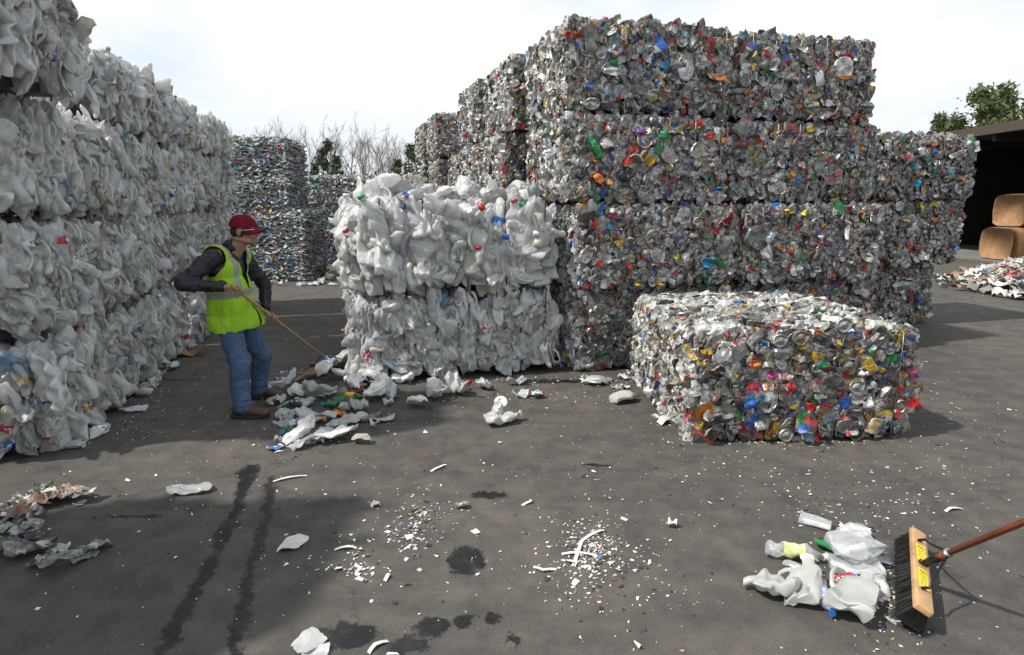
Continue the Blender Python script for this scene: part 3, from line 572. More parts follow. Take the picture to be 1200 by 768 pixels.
def leafy(seed, h, w):
    rng = np.random.default_rng(seed); tr, cr, tips = branches(rng, h*.5, .7, 2, .2, 3)
    P = []
    for k in range(26):
        v = rng.normal(size=3); v /= np.linalg.norm(v); rad = rng.uniform(.5, 1)**.6; c = np.array((0, 0, h*.62))+v*np.array((w*.5, w*.5, h*.36))*rad
        s_ = rng.uniform(.35, .8); P.append(c+rng.normal(size=(26, 3))*s_*.55)
    P = np.concatenate(P+[np.array([list(t_) for t_ in tips])])
    cr.add(leafcloud(P, 10000, .15, rng, .24, leafm), mi=1)
    return tr.mesh('trunk', bark), cr.mesh('crown', [bark, leafm])
lf = [leafy(60+k, 10, 7.5) for k in range(3)]
for px, top, Y, lab in ((1090, 127, 58, 'round leafy green tree standing left of the shed roof'), (1140, 116, 54, 'tall leafy green tree showing over the shed roof, middle one'), (1172, 120, 55, 'leafy green tree over the shed roof near the right edge'), (1203, 118, 52, 'leafy green tree cut by the right edge above the shed'), (1120, 150, 66, 'lower leafy tree farther back above the shed roof'), (1240, 115, 56, 'leafy green tree beyond the right edge behind the shed')):
    H = CH+(240-top)/FPX*Y; place_tree('leafy_tree', lf[px % 3], ((px-600)/FPX*Y, Y, 0), H/(11.6 if px < 1125 else 9.9), lab, 'leafy trees behind the shed')
def pine(seed, h, open_=False):
    rng = np.random.default_rng(seed); tr = MB().add(tube([(0, 0, 0), (.05, 0, h*.5), (0, .05, h)], [.14, .09, .02], 6)); P = []
    cr = MB()
    for k in range(60 if not open_ else 34):
        z = h*rng.uniform(.3 if open_ else .15, 1); a = rng.uniform(0, 6.28); ln = (h-z)*rng.uniform(.2, .42)+.3; e = np.array((math.cos(a)*ln, math.sin(a)*ln, ln*.05))
        cr.add(tube([(0, 0, z), tuple(np.array((0, 0, z))+e)], [.03, .01], 3)); P.append(np.array((0, 0, z))+e*np.linspace(.3, 1, 8)[:, None])
    cr.add(leafcloud(np.concatenate(P), 2600, .11, rng, .11, pinem), mi=1); return tr.mesh('trunk', bark), cr.mesh('crown', [bark, pinem])
pn = [pine(70, 8), pine(71, 8, True), pine(72, 8)]
for px, top, Y, k, lab in ((391, 170, 60, 1, 'open dark pine between the leafless trees left of the white bales'), (401, 188, 62, 0, 'small dense pine beside the open dark pine'), (487, 172, 56, 2, 'dark conical pine just left of the far can bales'), (470, 192, 58, 0, 'small dark pine left of the conical pine'), (376, 196, 64, 0, 'small pine at the right side of the far bottle stack')):
    H = CH+(240-top)/FPX*Y; place_tree('pine_tree', pn[k], ((px-600)/FPX*Y, Y, 0), H/8, lab, None)
rng = np.random.default_rng(80); P = []
for i in range(300):
    Y = rng.uniform(66, 86); X = rng.uniform(-46, -8); P.append(np.array((X, Y, rng.uniform(.3, 2.6)+1.2*math.sin(X*.6))) )
mb = MB(); mb.add(leafcloud(np.array(P), 16000, .3, rng, .9, leafm)); mb.build('undergrowth', leafm, kind='stuff')

# ============================================================ THE WORKER
WORKER = Vector((-2.22, 4.93, 0))
def capsule(mb, a, b, ra, rb, seg=14):
    a, b = Vector(a), Vector(b); mb.add(tube([a, b], [ra, rb], seg)); mb.add(ball(a, ra, 8, seg)); mb.add(ball(b, rb, 8, seg))
def remeshed(mb, vox, mats, name, parent, smooth=4, fold=None, label=None):
    me = mb.mesh('tmp', mats); o = bpy.data.objects.new('tmp', me); COL.objects.link(o)
    r = o.modifiers.new('r', 'REMESH'); r.mode = 'VOXEL'; r.voxel_size = vox; r.use_smooth_shade = True
    s_ = o.modifiers.new('s', 'SMOOTH'); s_.iterations = smooth; s_.factor = .5
    dg = bpy.context.evaluated_depsgraph_get(); m2 = bpy.data.meshes.new_from_object(o.evaluated_get(dg)); bpy.data.objects.remove(o)
    if fold:
        n = len(m2.vertices); co = np.empty(n*3, 'f'); m2.vertices.foreach_get('co', co); co = co.reshape(-1, 3); no = np.empty(n*3, 'f'); m2.vertices.foreach_get('normal', no); no = no.reshape(-1, 3)
        d = np.array([fold(Vector(c)) for c in co]); co = co+no*d[:, None]; m2.vertices.foreach_set('co', co.ravel().astype('f'))
    m2.materials.clear()
    for m in (mats if isinstance(mats, list) else [mats]): m2.materials.append(m)
    m2.polygons.foreach_set('use_smooth', np.full(len(m2.polygons), True)); m2.update(); m2.name = name
    return put(name, m2, parent, label=label)
man = thing('person', 'worker in maroon cap, yellow green safety vest and blue jeans sweeping with a broom', 'person', WORKER)
skin = simple('skin', (.36, .19, .125), .5, 0, .2, 14, .1, 80)
# joints (x right, y away from the camera, z up)
sR, sL = Vector((-.155, -.175, 1.335)), Vector((-.10, .18, 1.335))
eR, eL = Vector((-.315, -.37, 1.15)), Vector((.03, .33, 1.06))
HA, HB = Vector((.05, -.30, 1.115)), Vector((.31, 1.28, .06))     # broom handle, top end to foot
hd = (HB-HA).normalized()
gR, gL = HA+hd*.06, HA+hd*.60                                       # where the two hands grip
def hand(mb, g, wrist, up=Vector((0, 0, 1))):
    """a palm and five fingers closed round the handle at g"""
    a = hd; w = (wrist-g); w = (w-a*w.dot(a)).normalized(); n = a.cross(w)
    pc = g+w*.035
    for k in range(4):                                              # palm, as four metacarpals
        q = a*(-.03+.02*k); capsule(mb, wrist+q*.45, g+w*.03+q, .016, .013, 8)
    for k in range(4):
        q = a*(-.031+.021*k); ln = [.85, 1., .97, .8][k]; pts = []
        for j in range(6):
            an = j/5*R(215)*ln; pts.append(g+q+(w*math.cos(an)+n*math.sin(an))*.026)
        for j in range(5): capsule(mb, pts[j], pts[j+1], .0095-.0006*j, .0095-.0006*(j+1), 8)
    pts = [wrist-a*.012-n*.004, g+w*.045-n*.018+a*-.03, g-n*.027+a*-.012, g-n*.022-w*.014+a*.012]
    for j in range(3): capsule(mb, pts[j], pts[j+1], [.014, .012, .0105][j], [.012, .0105, .009][j], 8)
wR = gR+Vector((-.085, -.035, .035)); wL = gL+Vector((-.075, .045, .055))
b = MB()
hc = Vector((.035, .0, 1.55))                                      # head
b.add(ball(hc+Vector((-.005, 0, .015)), (.096, .075, .096), 14, 18)); b.add(ball(hc+Vector((.03, 0, -.055)), (.065, .058, .07), 12, 14))
b.add(ball(hc+Vector((.062, 0, -.095)), (.03, .033, .022), 8, 10))  # chin
capsule(b, hc+Vector((.086, 0, .0)), hc+Vector((.112, 0, -.037)), .009, .0145, 8)   # nose
for s_ in (-1, 1):
    b.add(ball(hc+Vector((.099, s_*.013, -.04)), .009, 6, 8))
    b.add(ball(hc+Vector((.075, s_*.035, -.045)), (.025, .024, .024), 8, 8))       # cheeks
    b.add(ball(hc+Vector((.08, s_*.03, .018)), (.018, .024, .009), 6, 8))          # brows
    b.add(ball(hc+Vector((-.012, s_*.078, -.022)), (.020, .010, .032), 8, 10))     # ears
    capsule(b, hc+Vector((-.045, s_*.05, -.07)), hc+Vector((.045, s_*.04, -.09)), .022, .02, 8)  # jaw
b.add(ball(hc+Vector((.093, 0, -.064)), (.012, .022, .006), 6, 8)); b.add(ball(hc+Vector((.09, 0, -.075)), (.012, .02, .006), 6, 8))   # lips
capsule(b, (-.07, 0, 1.36), hc+Vector((-.01, 0, -.06)), .063, .056)
capsule(b, sR, sL, .065, .065); capsule(b, (-.14, 0, 1.22), (-.13, .0, .98), .12, .12)
for S_, E_, W_, g_ in ((sR, eR, wR, gR), (sL, eL, wL, gL)):
    capsule(b, S_, E_, .052, .042); capsule(b, E_, W_, .041, .026); hand(b, g_, W_)
hR, hL, kR, kL, aR, aL = Vector((-.13, -.085, .84)), Vector((-.13, .085, .84)), Vector((-.035, -.15, .455)), Vector((.0, .22, .455)), Vector((-.03, -.17, .08)), Vector((-.10, .33, .08))
for h_, k_, a_ in ((hR, kR, aR), (hL, kL, aL)):
    capsule(b, h_, k_, .085, .055); capsule(b, k_, a_, .052, .036); capsule(b, a_+Vector((0, 0, -.03)), a_+Vector((.15, 0, -.04)), .035, .03)
remeshed(b, .0055, skin, 'body', man, 2)
def fz(amp, sc, ax=(1, 1, 1), seed=0.):
    def f(c):
        p = Vector((c.x*ax[0]*sc+seed, c.y*ax[1]*sc, c.z*ax[2]*sc)); n = mnoise.noise(p); return amp*(abs(n)*2-.4)
    return f
# jeans
jm, jt, jb, _ = mat_base('blue_denim'); tc = N(jt, 'ShaderNodeTexCoord'); n1 = noise(jt, 7, 5, .7, tc.outputs['Object']); r1 = ramp(jt, [(.3, (.028, .055, .115)), (.7, (.085, .14, .24))]); jt.links.new(n1.outputs['Fac'], r1.inputs[0]); jt.links.new(r1.outputs[0], jb.inputs['Base Color']); jb.inputs['Roughness'].default_value = .9
n2 = noise(jt, 400, 2, .5, tc.outputs['Object']); bp = N(jt, 'ShaderNodeBump'); bp.inputs['Strength'].default_value = .2; jt.links.new(n2.outputs['Fac'], bp.inputs['Height']); jt.links.new(bp.outputs[0], jb.inputs['Normal'])
b = MB()
for h_, k_, a_ in ((hR, kR, aR), (hL, kL, aL)):
    capsule(b, h_, h_.lerp(k_, .5), .096, .092); capsule(b, h_.lerp(k_, .5), k_, .092, .078); capsule(b, k_, k_.lerp(a_, .5)+Vector((-.012, 0, 0)), .08, .078); capsule(b, k_.lerp(a_, .5)+Vector((-.012, 0, 0)), a_+Vector((0, 0, .01)), .078, .07)
    for q in range(3): b.add(ball(a_+Vector((0, 0, .0+.045*q)), (.082-.004*q, .078-.004*q, .022), 8, 14))
b.add(ball((-.14, 0, .86), (.13, .165, .12), 12, 18)); b.add(ball((-.17, -.0, .82), (.11, .15, .12), 12, 18))
jf1, jf2 = fz(.008, 8, (1, 1, 1.9), 3), fz(.0045, 22, (1, 1, 2.2), 9)
remeshed(b, .010, jm, 'jeans', man, 3, lambda c: jf1(c)+jf2(c))
# shoes
b2 = simple('brown_leather', (.085, .04, .025), .5, 0, .4, 18, .3, 60); so = simple('black_rubber', (.02, .02, .02), .8)
for a_, dz in ((aR, 0), (aL, 0)):
    b = MB(); x, y = a_.x, a_.y
    capsule(b, (x-.05, y, .065), (x+.02, y, .075), .046, .048); capsule(b, (x+.02, y, .07), (x+.15, y-.004, .045), .048, .038); b.add(ball((x+.165, y-.004, .04), (.058, .05, .036), 10, 14)); capsule(b, (x-.01, y, .07), (x-.01, y, .13), .045, .05)
    remeshed(b, .007, b2, 'shoe', man, 3)
    V = []; 
    for z_ in (.0, .024):
        for k in range(24):
            an = 2*math.pi*k/24; V.append((x+.055+.165*math.cos(an), y+(.052-.008*(math.cos(an) < -.1))*math.copysign(abs(math.sin(an))**.7, math.sin(an)), z_))
    MB().add(arr(V, grid_faces(2, 24, True)+[tuple(range(24))[::-1], tuple(range(24, 48))])).build('shoe_sole', so, man)
# jacket
b = MB()
def torso(b, g=0., hem=.80):
    b.add(ball((-.14, 0, 1.24), (.135+g*.8, .185+g, .14+g*.6), 14, 20)); b.add(ball((-.135, .0, 1.08), (.142+g*.8, .18+g, .17+g), 14, 20)); b.add(ball((-.13, 0, .93), (.145+g*.8, .18+g, .17+g), 14, 20)); b.add(ball((-.13, 0, hem+.03), (.14+g*.8, .175+g, .09), 14, 20))
    capsule(b, sR+Vector((.0, .03, -.01)), sL+Vector((0, -.03, -.01)), .078+g, .078+g)
torso(b, .0, .80)
for S_, E_, W_, t_ in ((sR, eR, wR, 1), (sL, eL, wL, 0)):
    capsule(b, S_, E_, .073, .059); capsule(b, E_, W_.lerp(E_, .12), .059, .042); b.add(ball(W_.lerp(E_, .12), .047, 8, 12))
capsule(b, (-.10, 0, 1.36), (-.075, 0, 1.405), .080, .072)         # collar
jk = simple('black_nylon', (.010, .011, .016), .6, 0, .5, 10, .6, 24)
kf = fz(.013, 11, (1, 1, 1.3), 4); kf2 = fz(.007, 26, (1, 1, 1), 8)
remeshed(b, .010, jk, 'jacket', man, 3, lambda c: kf(c)+kf2(c))
# vest, cut out of a slightly larger torso
b = MB(); torso(b, .026, .77); b.add(ball((-.155, 0, .78), (.155, .205, .2), 12, 20)); b.add(ball((-.12, .0, .78), (.155, .205, .2), 12, 20)); b.add(ball((-.06, .04, .78), (.165, .17, .18), 12, 20))
vy = simple('safety_yellow_green', (.34, .60, .025), .85, 0, .3, 5, .5, 26); vs = simple('grey_reflective_tape', (.30, .32, .30), .45, 0, .2, 60); vb = simple('pale_yellow_edging', (.75, .85, .25), .6)
vo_ = remeshed(b, .010, vy, 'vest_tmp', man, 3); me = vo_.data
n = len(me.vertices); co = np.empty(n*3, 'f'); me.vertices.foreach_get('co', co); co = co.reshape(-1, 3)
vf = fz(.014, 9, (1, 1, .45), 6); nn = np.empty(n*3, 'f'); me.vertices.foreach_get('normal', nn); nn = nn.reshape(-1, 3)
co = co+nn*np.array([vf(Vector(c)) for c in co])[:, None]*(np.clip((1.3-co[:, 2])*4, .2, 1))[:, None]
lp = np.array([list(p.vertices) for p in me.polygons]) if all(len(p.vertices) == 4 for p in me.polygons[:50]) else None
fc_ = co[lp].mean(1); X_, Y_, Z_ = fc_.T
def seg_d(P, a, b): a, b = np.array(a), np.array(b); ab = b-a; t_ = np.clip((P-a)@ab/(ab@ab), 0, 1); return np.linalg.norm(P-a-t_[:, None]*ab, axis=1)
keep = Z_ > .735+.015*np.sin(X_*14)
keep &= ~((seg_d(fc_, sR+Vector((0, -.05, 0)), (-.25, -.30, 1.20)) < .115)); keep &= ~((seg_d(fc_, sL+Vector((0, .05, 0)), (-.05, .3, 1.2)) < .115))
vv = np.clip((Z_-1.0)*.28, .012, .2); keep &= ~((np.abs(Y_-.01) < vv) & (X_ > -.03))
keep &= ~((np.hypot(X_+.07, Y_) < .098) & (Z_ > 1.3))
tape = ((Z_ > 1.01+.04*X_) & (Z_ < 1.065+.04*X_)); 
tape |= (np.abs(np.abs(Y_+.0)-(.105+.02*(1.3-Z_))) < .022) & (Z_ > 1.065)
for nm_, sel, mt in (('vest', keep & ~tape, vy), ('reflective_tape', keep & tape, vs)):
    F = lp[sel]; us, inv = np.unique(F, return_inverse=True); F = inv.reshape(-1, 4)
    m3 = MB().add((co[us], F.ravel(), np.full(len(F), 4), np.zeros(len(F), int))).mesh(nm_, mt); o = put(nm_, m3, man); sm = o.modifiers.new('solid', 'SOLIDIFY'); sm.thickness = .005; sm.offset = 1
bpy.data.objects.remove(vo_)
# cap, hair, glasses
cm = simple('maroon_cotton', (.19, .012, .028), .97, 0, .35, 16, .5, 70); cm.node_tree.nodes['Principled BSDF'].inputs['Specular IOR Level'].default_value = .15; CT = Matrix.Translation(hc) @ Matrix.Rotation(R(4), 4, 'Y')
def crown_piece(r, z0, top):
    V = []; n_, s_ = 9, 28
    for i in range(n_):
        t_ = math.pi/2*i/(n_-1); rr_ = math.cos(t_*.985)
        for j in range(s_):
            a = 2*math.pi*j/s_; V.append((r[0]*rr_**.72*math.cos(a)-.008, r[1]*rr_**.72*math.sin(a), z0+top*math.sin(t_)))
    return V, n_, s_
V, n_, s_ = crown_piece((.110, .088), .018, .100)
MB().add(arr(V, grid_faces(n_, s_, True)+[tuple(range((n_-1)*s_, n_*s_))]), CT).build('cap', cm, man)
for q in range(6):
    a = q*math.pi/3+.5; MB().add(tube([(.1105*math.cos(math.pi/2*k/8*.985)**.72*math.cos(a)-.008, .0885*math.cos(math.pi/2*k/8*.985)**.72*math.sin(a), .0185+.1005*math.sin(math.pi/2*k/8)) for k in range(9)], .0016, 4), CT).build('cap_seam', cm, man)
V = []
for z_ in (0, -.006):
    for i in range(5):
        for j in range(15):
            a = R(-72+144*j/14); rx = .092+.082*i/4*math.cos(a*.62)**.6; V.append((rx*math.cos(a)*1.03, (.082+.006*i/4)*math.sin(a), .026+z_-.012*(i/4)-.05*(math.sin(a)**2)*(i/4)))
F = grid_faces(5, 15, False); F = F+[tuple(q+75 for q in f[::-1]) for f in F]+[(60+j, 61+j, 136+j, 135+j) for j in range(14)]
MB().add(arr(V, F), CT).build('cap_brim', cm, man); MB().add(ball((-.008, 0, .119), (.007, .007, .003), 6, 8), CT).build('cap_button', cm, man)
V, n_, s_ = crown_piece((.103, .082), .03, -.085); V = [(x if x < .035 else .035, y, z) for x, y, z in V]
hb = MB(); hb.add(ball(hc+Vector((-.028, 0, -.012)), (.083, .083, .06), 12, 18)); 
for s_ in (-1, 1): hb.add(ball(hc+Vector((.03, s_*.074, -.01)), (.012, .008, .03), 6, 8))
hb.build('hair', simple('black_hair', (.012, .01, .009), .5, 0, .3, 60, .5, 200), man)
gl = MB()
for s_ in (-1, 1):
    gl.add(tube([hc+Vector((.108, s_*.012, .003)), hc+Vector((.104, s_*.055, .003)), hc+Vector((.085, s_*.078, .002)), hc+Vector((0, s_*.085, -.004))], .0032, 6))
    gl.add(box(hc.x+.098, hc.x+.101, min(s_*.012, s_*.058), max(s_*.012, s_*.058), hc.z-.022, hc.z+.003))
gl.build('safety_glasses', palette('clear_lens', [(1, (.8, .85, .85))], rough=.1, clear=.4, bump=0, dirt=0), man)
for s_ in (-1, 1): MB().add(ball(hc+Vector((.084, s_*.03, .0)), (.009, .012, .007), 6, 8)).build('eye', simple('dark_eye', (.02, .015, .01), .2), man)
# his broom
bt = thing('push_broom', 'long handled broom the worker pushes into the plastic litter', 'broom', WORKER)
wood = simple('worn_wood', (.36, .23, .12), .6, 0, .3, 25, .2, 60)
MB().add(tube([HA-hd*.04, HA.lerp(HB, .5), HB], [.0145, .0135, .0135], 10)).build('handle', wood, bt)
bx = Matrix.Translation(HB) @ Matrix.Rotation(R(8), 4, 'Z')
MB().add(box(-.25, .25, -.03, .03, -.005, .03), bx).build('broom_block', simple('dark_wood', (.06, .04, .03), .7), bt, False)
MB().add(box(-.245, .245, -.035, .035, -.058, -.005), bx).build('bristles', simple('dark_bristles', (.03, .026, .022), .9, 0, .5, 200, .9, 300), bt, False)
MB().add(tube([HB+Vector((-.2, 0, .03)), HB-hd*.22+Vector((-.05, 0, .03)), HB-hd*.3, HB-hd*.22+Vector((.05, 0, .03)), HB+Vector((.2, 0, .03))], .005, 6)).build('wire_brace', M['wire'], bt)

# ============================================================ BROOM IN FRONT
fb = thing('push_broom', 'wide push broom with pale wood block, black bristles and orange handle at the lower right', 'broom', (0, 0, 0))
A0, A1 = G(1075, 624, .125), G(1082, 716, .125); ax = (A1-A0).normalized(); cen = (A0+A1)/2; half = (A1-A0).length/2
zt = Vector((.42, -.10, .9)); zt = (zt-ax*zt.dot(ax)).normalized(); sd = zt.cross(ax)                                  # block tilts towards the handle
BMx = Matrix((ax, sd, zt)).transposed().to_4x4(); BMx.translation = cen
pw = simple('pale_planed_wood', (.56, .34, .17), .6, 0, .38, 11, .3, 90)
w2, h2 = .036, .017
import bmesh
def bevelbox(name, a, mats, parent, mat, bev=.006, seg=2):
    me = MB().add(box(*a)).mesh(name, mats); bm = bmesh.new(); bm.from_mesh(me); bmesh.ops.bevel(bm, geom=bm.edges[:]+bm.verts[:], offset=bev, segments=seg, affect='EDGES', profile=.6); bm.to_mesh(me); bm.free()
    return put(name, me, parent, mat=mat)
bevelbox('broom_block', (-half, half, -w2, w2, -h2, h2), pw, fb, BMx, .011, 3)
rng = np.random.default_rng(9); bb = MB()
for i in range(60):
    for j in range(9):
        for q in range(3):
            x = -half*.96+half*1.92*(i+rng.uniform(-.3, .3))/59; y = -w2*.86+w2*1.72*(j+rng.uniform(-.3, .3))/8
            p0 = BMx @ Vector((x, y, -h2+.002)); p1 = BMx @ Vector((x*1.03+rng.normal()*.006, y*1.5+rng.normal()*.006, -h2-.05)); p2 = BMx @ Vector((x*1.05+rng.normal()*.009, y*1.9+rng.normal()*.009, -h2-.098)); p2.z = max(p2.z, .002)
            a = (p1-p0).normalized().orthogonal()*.0016; bb.add(arr([p0-a, p0+a, p1-a, p1+a, p2-a*.5, p2+a*.5], [(0, 1, 3, 2), (2, 3, 5, 4)]))
V_ = [(x*(1 if z > -.05 else 1.03), y*(1 if z > -.05 else 1.75), z) for x in (-half*.96, half*.96) for y in (-w2*.85, w2*.85) for z in (-h2-.082, -h2+.001)]; bb.add(arr(V_, [(0, 1, 3, 2), (4, 6, 7, 5), (0, 4, 5, 1), (2, 3, 7, 6), (0, 2, 6, 4), (1, 5, 7, 3)]), BMx)
o = bb.build('bristles', simple('black_bristles', (.012, .012, .012), .6, 0, .4, 50), fb, False); o['kind'] = 'stuff'
yl = simple('yellow_label_paper', (.80, .66, .04), .5, 0, .06, 20); ink = simple('dark_label_print', (.08, .07, .02), .6)
for x0, x1 in ((-half*.52, -half*.07), (half*.12, half*.58)):
    lb = MB().add(box(x0, x1, -w2*.62, w2*.5, h2+.0005, h2+.0015), BMx).build('yellow_label', yl, fb, False); pr = MB(); n = 7
    for k in range(n):
        xa = x0+(x1-x0)*(.1+.8*k/n); ya = -w2*rng.uniform(.2, .5)
        while ya < w2*.36:
            yb = min(ya+rng.uniform(.004, .014), w2*.4); pr.add(box(xa, xa+(x1-x0)*(.03 if k else .07), ya, yb, h2+.0015, h2+.0020), BMx); ya = yb+.003
    pr.build('label_print', ink, lb, False)
blk = simple('black_painted_steel', (.015, .015, .015), .35, .4)
hs = cen+zt*(h2+.012)                                                                                               # handle socket foot
he = G(1200, 612, .60); he = hs+(he-hs)*1.0; hdv = (he-hs).normalized()
sock = hs+hdv*.10; ferr = hs+hdv*.17
MB().add(tube([sock, ferr], .0155, 14)).add(tube([ferr, hs+hdv*1.55], .0125, 14)).build('handle', simple('orange_varnished_wood', (.33, .075, .02), .3, 0, .4, 18, .1, 40), fb)
MB().add(tube([hs-hdv*.01, sock+hdv*.02], [.011, .02], 10)).add(tube([hs-sd*.02, hs+sd*.02], .009, 8)).build('handle_socket', blk, fb)
MB().add(tube([hs+zt*.002, hs+zt*.02], .006, 8)).build('bolt', M['tin'], fb)
for s_ in (-1, 1):
    p0 = cen+ax*half*.62*s_+zt*(h2+.004); p1 = sock+hdv*.07+ax*.018*s_
    MB().add(tube([p0-sd*.012, p0+hdv*.03+zt*.004, p0.lerp(p1, .35)+ax*.012*s_, p1], [.007, .006, .0055, .0055], 8)).build('brace', blk, fb)
    MB().add(ball(p0, (.007, .007, .005), 6, 8)).build('bolt', M['tin'], fb)
MB().add(tube([sock+hdv*.055, sock+hdv*.085], .019, 12)).build('clamp', M['tin'], fb)

# ============================================================ LITTER
rng = np.random.default_rng(21)
HJ = lambda s=1., fl=.45: jug(rng, s, True, fl)
def lay(name, piece, mats, px, py, label, cat, rz=None, z=.0, sc=1., tilt=(0, 0), group=None, mi=None):
    """lay one crushed thing on the ground at a spot read off the photograph"""
    mb = MB().add(piece, None, mi); me = mb.mesh(name, mats, True, 50 if mats[0] in (M['film'], M['clear']) else 34); rz = rng.uniform(0, 6.28) if rz is None else rz
    Rm = Matrix.Rotation(rz, 4, 'Z') @ Matrix.Rotation(tilt[0], 4, 'X') @ Matrix.Rotation(tilt[1], 4, 'Y') @ Matrix.Scale(sc, 4)
    co = np.array([v.co for v in me.vertices]) @ np.array(Rm)[:3, :3].T; g = G(px, py, .03); 
    return put(name, me, None, mat=Matrix.Translation((g.x, g.y, z+.001-co[:, 2].min())) @ Rm, label=label, cat=cat, group=group)
def colr(m, cap=None, lab=None): return [m, M[cap] if cap else M['cap'], lab or M['label']]
JP = M['jug']; WJ = colr(M['white'], 'white')
greenlab = simple('lime_label', (.45, .6, .08), .5, 0, .3, 40, col2=(.7, .75, .5)); bluelab = simple('blue_white_label', (.6, .68, .78), .5, 0, .5, 60, col2=(.05, .16, .42))
white_ = palette('milk_white_plastic', [(1, (.58, .58, .565))], rough=.25, transl=.3, bump=.25, bscale=30, dirt=.4, dcol=(.36, .34, .29))
def spin(p): V = p[0]; return (np.stack([V[:, 1], V[:, 2], V[:, 0]], 1), p[1], p[2], p[3])
def HJug(s_, fl, extra=.012):
    p = jug(rng, s_, True, fl, nf=1); V = crumple(p[0], rng, extra*1.15, .15, 3, .5); return (V, p[1], p[2], p[3])
# group at the lower right
lay('crushed_jug', HJug(.85, .6), [white_, M['white'], white_], 902, 690, 'crushed white jug leftmost of the litter beside the front broom', 'jug', R(150), tilt=(.15, .1))
lay('crushed_jug', HJug(1.05, .4), [white_, M['white'], white_], 943, 688, 'flattened white jug between the leftmost jug and the blue capped bottle', 'jug', R(70), tilt=(-.2, -.15))
lay('crushed_jug', HJug(1.15, .5), [white_, M['red'], white_], 1000, 704, 'largest white crushed jug nearest the front broom with a red cap', 'jug', R(62), tilt=(.35, -.1))
lay('drink_bottle', bottle(rng, 1.05, True, .75, True), [M['clear'], M['blue'], bluelab], 967, 700, 'clear water bottle with blue cap and blue label lying between two jugs', 'bottle', R(-110))
lay('drink_bottle', bottle(rng, 1.25, True, .85, True), [M['clear'], M['white'], greenlab], 932, 650, 'clear bottle with lime green label at the left of the front litter', 'bottle', R(-12))
lay('drink_bottle', bottle(rng, .8, True, .6), [M['clear'], M['white'], M['clear']], 935, 668, 'small clear crushed bottle under the lime labelled bottle', 'bottle', R(-70))
CB = lambda l, w, f=.4: vessel([(-l, .003), (-l, w*.8), (-l*.9, w), (-l*.5, w*1.02), (-l*.2, w*.98), (l*.2, w*1.03), (l*.6, w), (l*.9, w*.97), (l, w*.75), (l, .003)], rng, 26, f, 3.6, .010, .09, 5)
lay('clamshell_box', CB(.12, .085, .38), [M['clear']], 1000, 655, 'crumpled clear plastic clamshell on top of the front litter', 'container', R(10), z=.05)
lay('clamshell_box', CB(.115, .075, .2), [M['clear']], 1002, 664, 'flat clear plastic tray under the clamshell in the front litter', 'container', R(0), z=.01)
lay('plastic_tray', CB(.07, .05, .25), [M['clear']], 1001, 622, 'small clear oval tray lying behind the front litter', 'container', R(5))
lay('clear_box', vessel([(-.08, .003), (-.08, .04), (0, .042), (.08, .04), (.08, .003)], rng, 14, .45, 3.5, .006, .08, 2), [M['clear']], 956, 610, 'clear crushed box behind the lime labelled bottle', 'container', R(-35))
lay('green_bottle', bottle(rng, 1.1, True, .3), [M['green'], M['green'], M['green']], 985, 640, 'crushed green bottle poking out behind the clamshell', 'bottle', R(-20))
lay('paper_cup', can(rng), [M['label']], 993, 683, 'small printed cup crushed between the red capped jug and the clamshell', 'cup', R(20), z=.03)
lay('drink_bottle', bottle(rng, .9, True, .5), [M['clear'], M['red'], M['clear']], 1030, 680, 'clear crushed bottle at the right of the front litter', 'bottle', R(75))
lay('drink_bottle', bottle(rng, .8, True, .4), [M['clear'], M['white'], bluelab], 1040, 655, 'small clear bottle with white cap behind the broom litter', 'bottle', R(-20))
# odd pieces in the middle of the yard
lay('flattened_jug', HJug(1.15, .35, .009), [white_, M['white'], white_], 590, 492, 'white flattened jug lying below the round lid', 'jug', R(15))
lay('flattened_jug', jug(rng, .62, True, .5), [white_, M['white'], white_], 583, 489, 'narrow white crushed jug leaning up to the round lid', 'jug', R(78), tilt=(0, R(-58)), z=.02)
lay('round_lid', spin(vessel([(-.005, .003), (-.005, .05), (.003, .055), (.006, .05), (.004, .003)], rng, 20, 1, 1, 0, 1, 0)), [M['white']], 587, 484, 'round white lid on the white jug in mid yard', 'lid', 0, z=.085, tilt=(R(48), 0))
lay('flattened_jug', HJug(1.05, .35, .009), [white_, M['blue'], bluelab], 733, 467, 'white crushed jug lying alone left of the single can bale', 'jug', R(20))
lay('flattened_jug', HJug(1.05, .28, .009), [white_, M['white'], white_], 697, 447, 'long white flat jug at the foot of the can wall', 'jug', R(178))
lay('film_bag', scrap(rng, .14, .07, 12, .02, .1, .003), [M['film']], 605, 448, 'clear plastic bag at the foot of the middle white bales', 'bag', R(10))
lay('printed_wrapper', scrap(rng, .07, .06, 10, .02, .07), [M['label']], 630, 462, 'red and white crumpled wrapper right of the round lid', 'wrapper', R(10))
lay('film_bag', scrap(rng, .09, .05, 10, .015, .08, .003), [M['film']], 610, 462, 'small clear wrapper beside the red and white wrapper', 'wrapper', R(10))
lay('film_bag', scrap(rng, .10, .07, 12, .008, .10, .003), [M['film']], 222, 571, 'white sheet of plastic alone on the sunlit strip at the left', 'sheet', R(10))
lay('crumpled_paper', scrap(rng, .065, .055, 12, .005, .06, .003), [M['paper']], 343, 633, 'crumpled pale paper right of the wet streaks', 'paper', R(10))
lay('film_bag', scrap(rng, .05, .07, 12, .007, .07, .003), [M['film']], 362, 748, 'crumpled clear packet at the bottom edge', 'packet', R(60))
lay('plastic_dish', scrap(rng, .05, .04, 10, .006, .06, .003), [M['clear']], 368, 762, 'small clear dish overlapping the packet at the bottom edge', 'dish', R(20))
lay('crumpled_paper', scrap(rng, .035, .022, 8, .012, .04), [M['paper']], 788, 612, 'crumpled tan and white paper in mid foreground', 'paper', R(20))
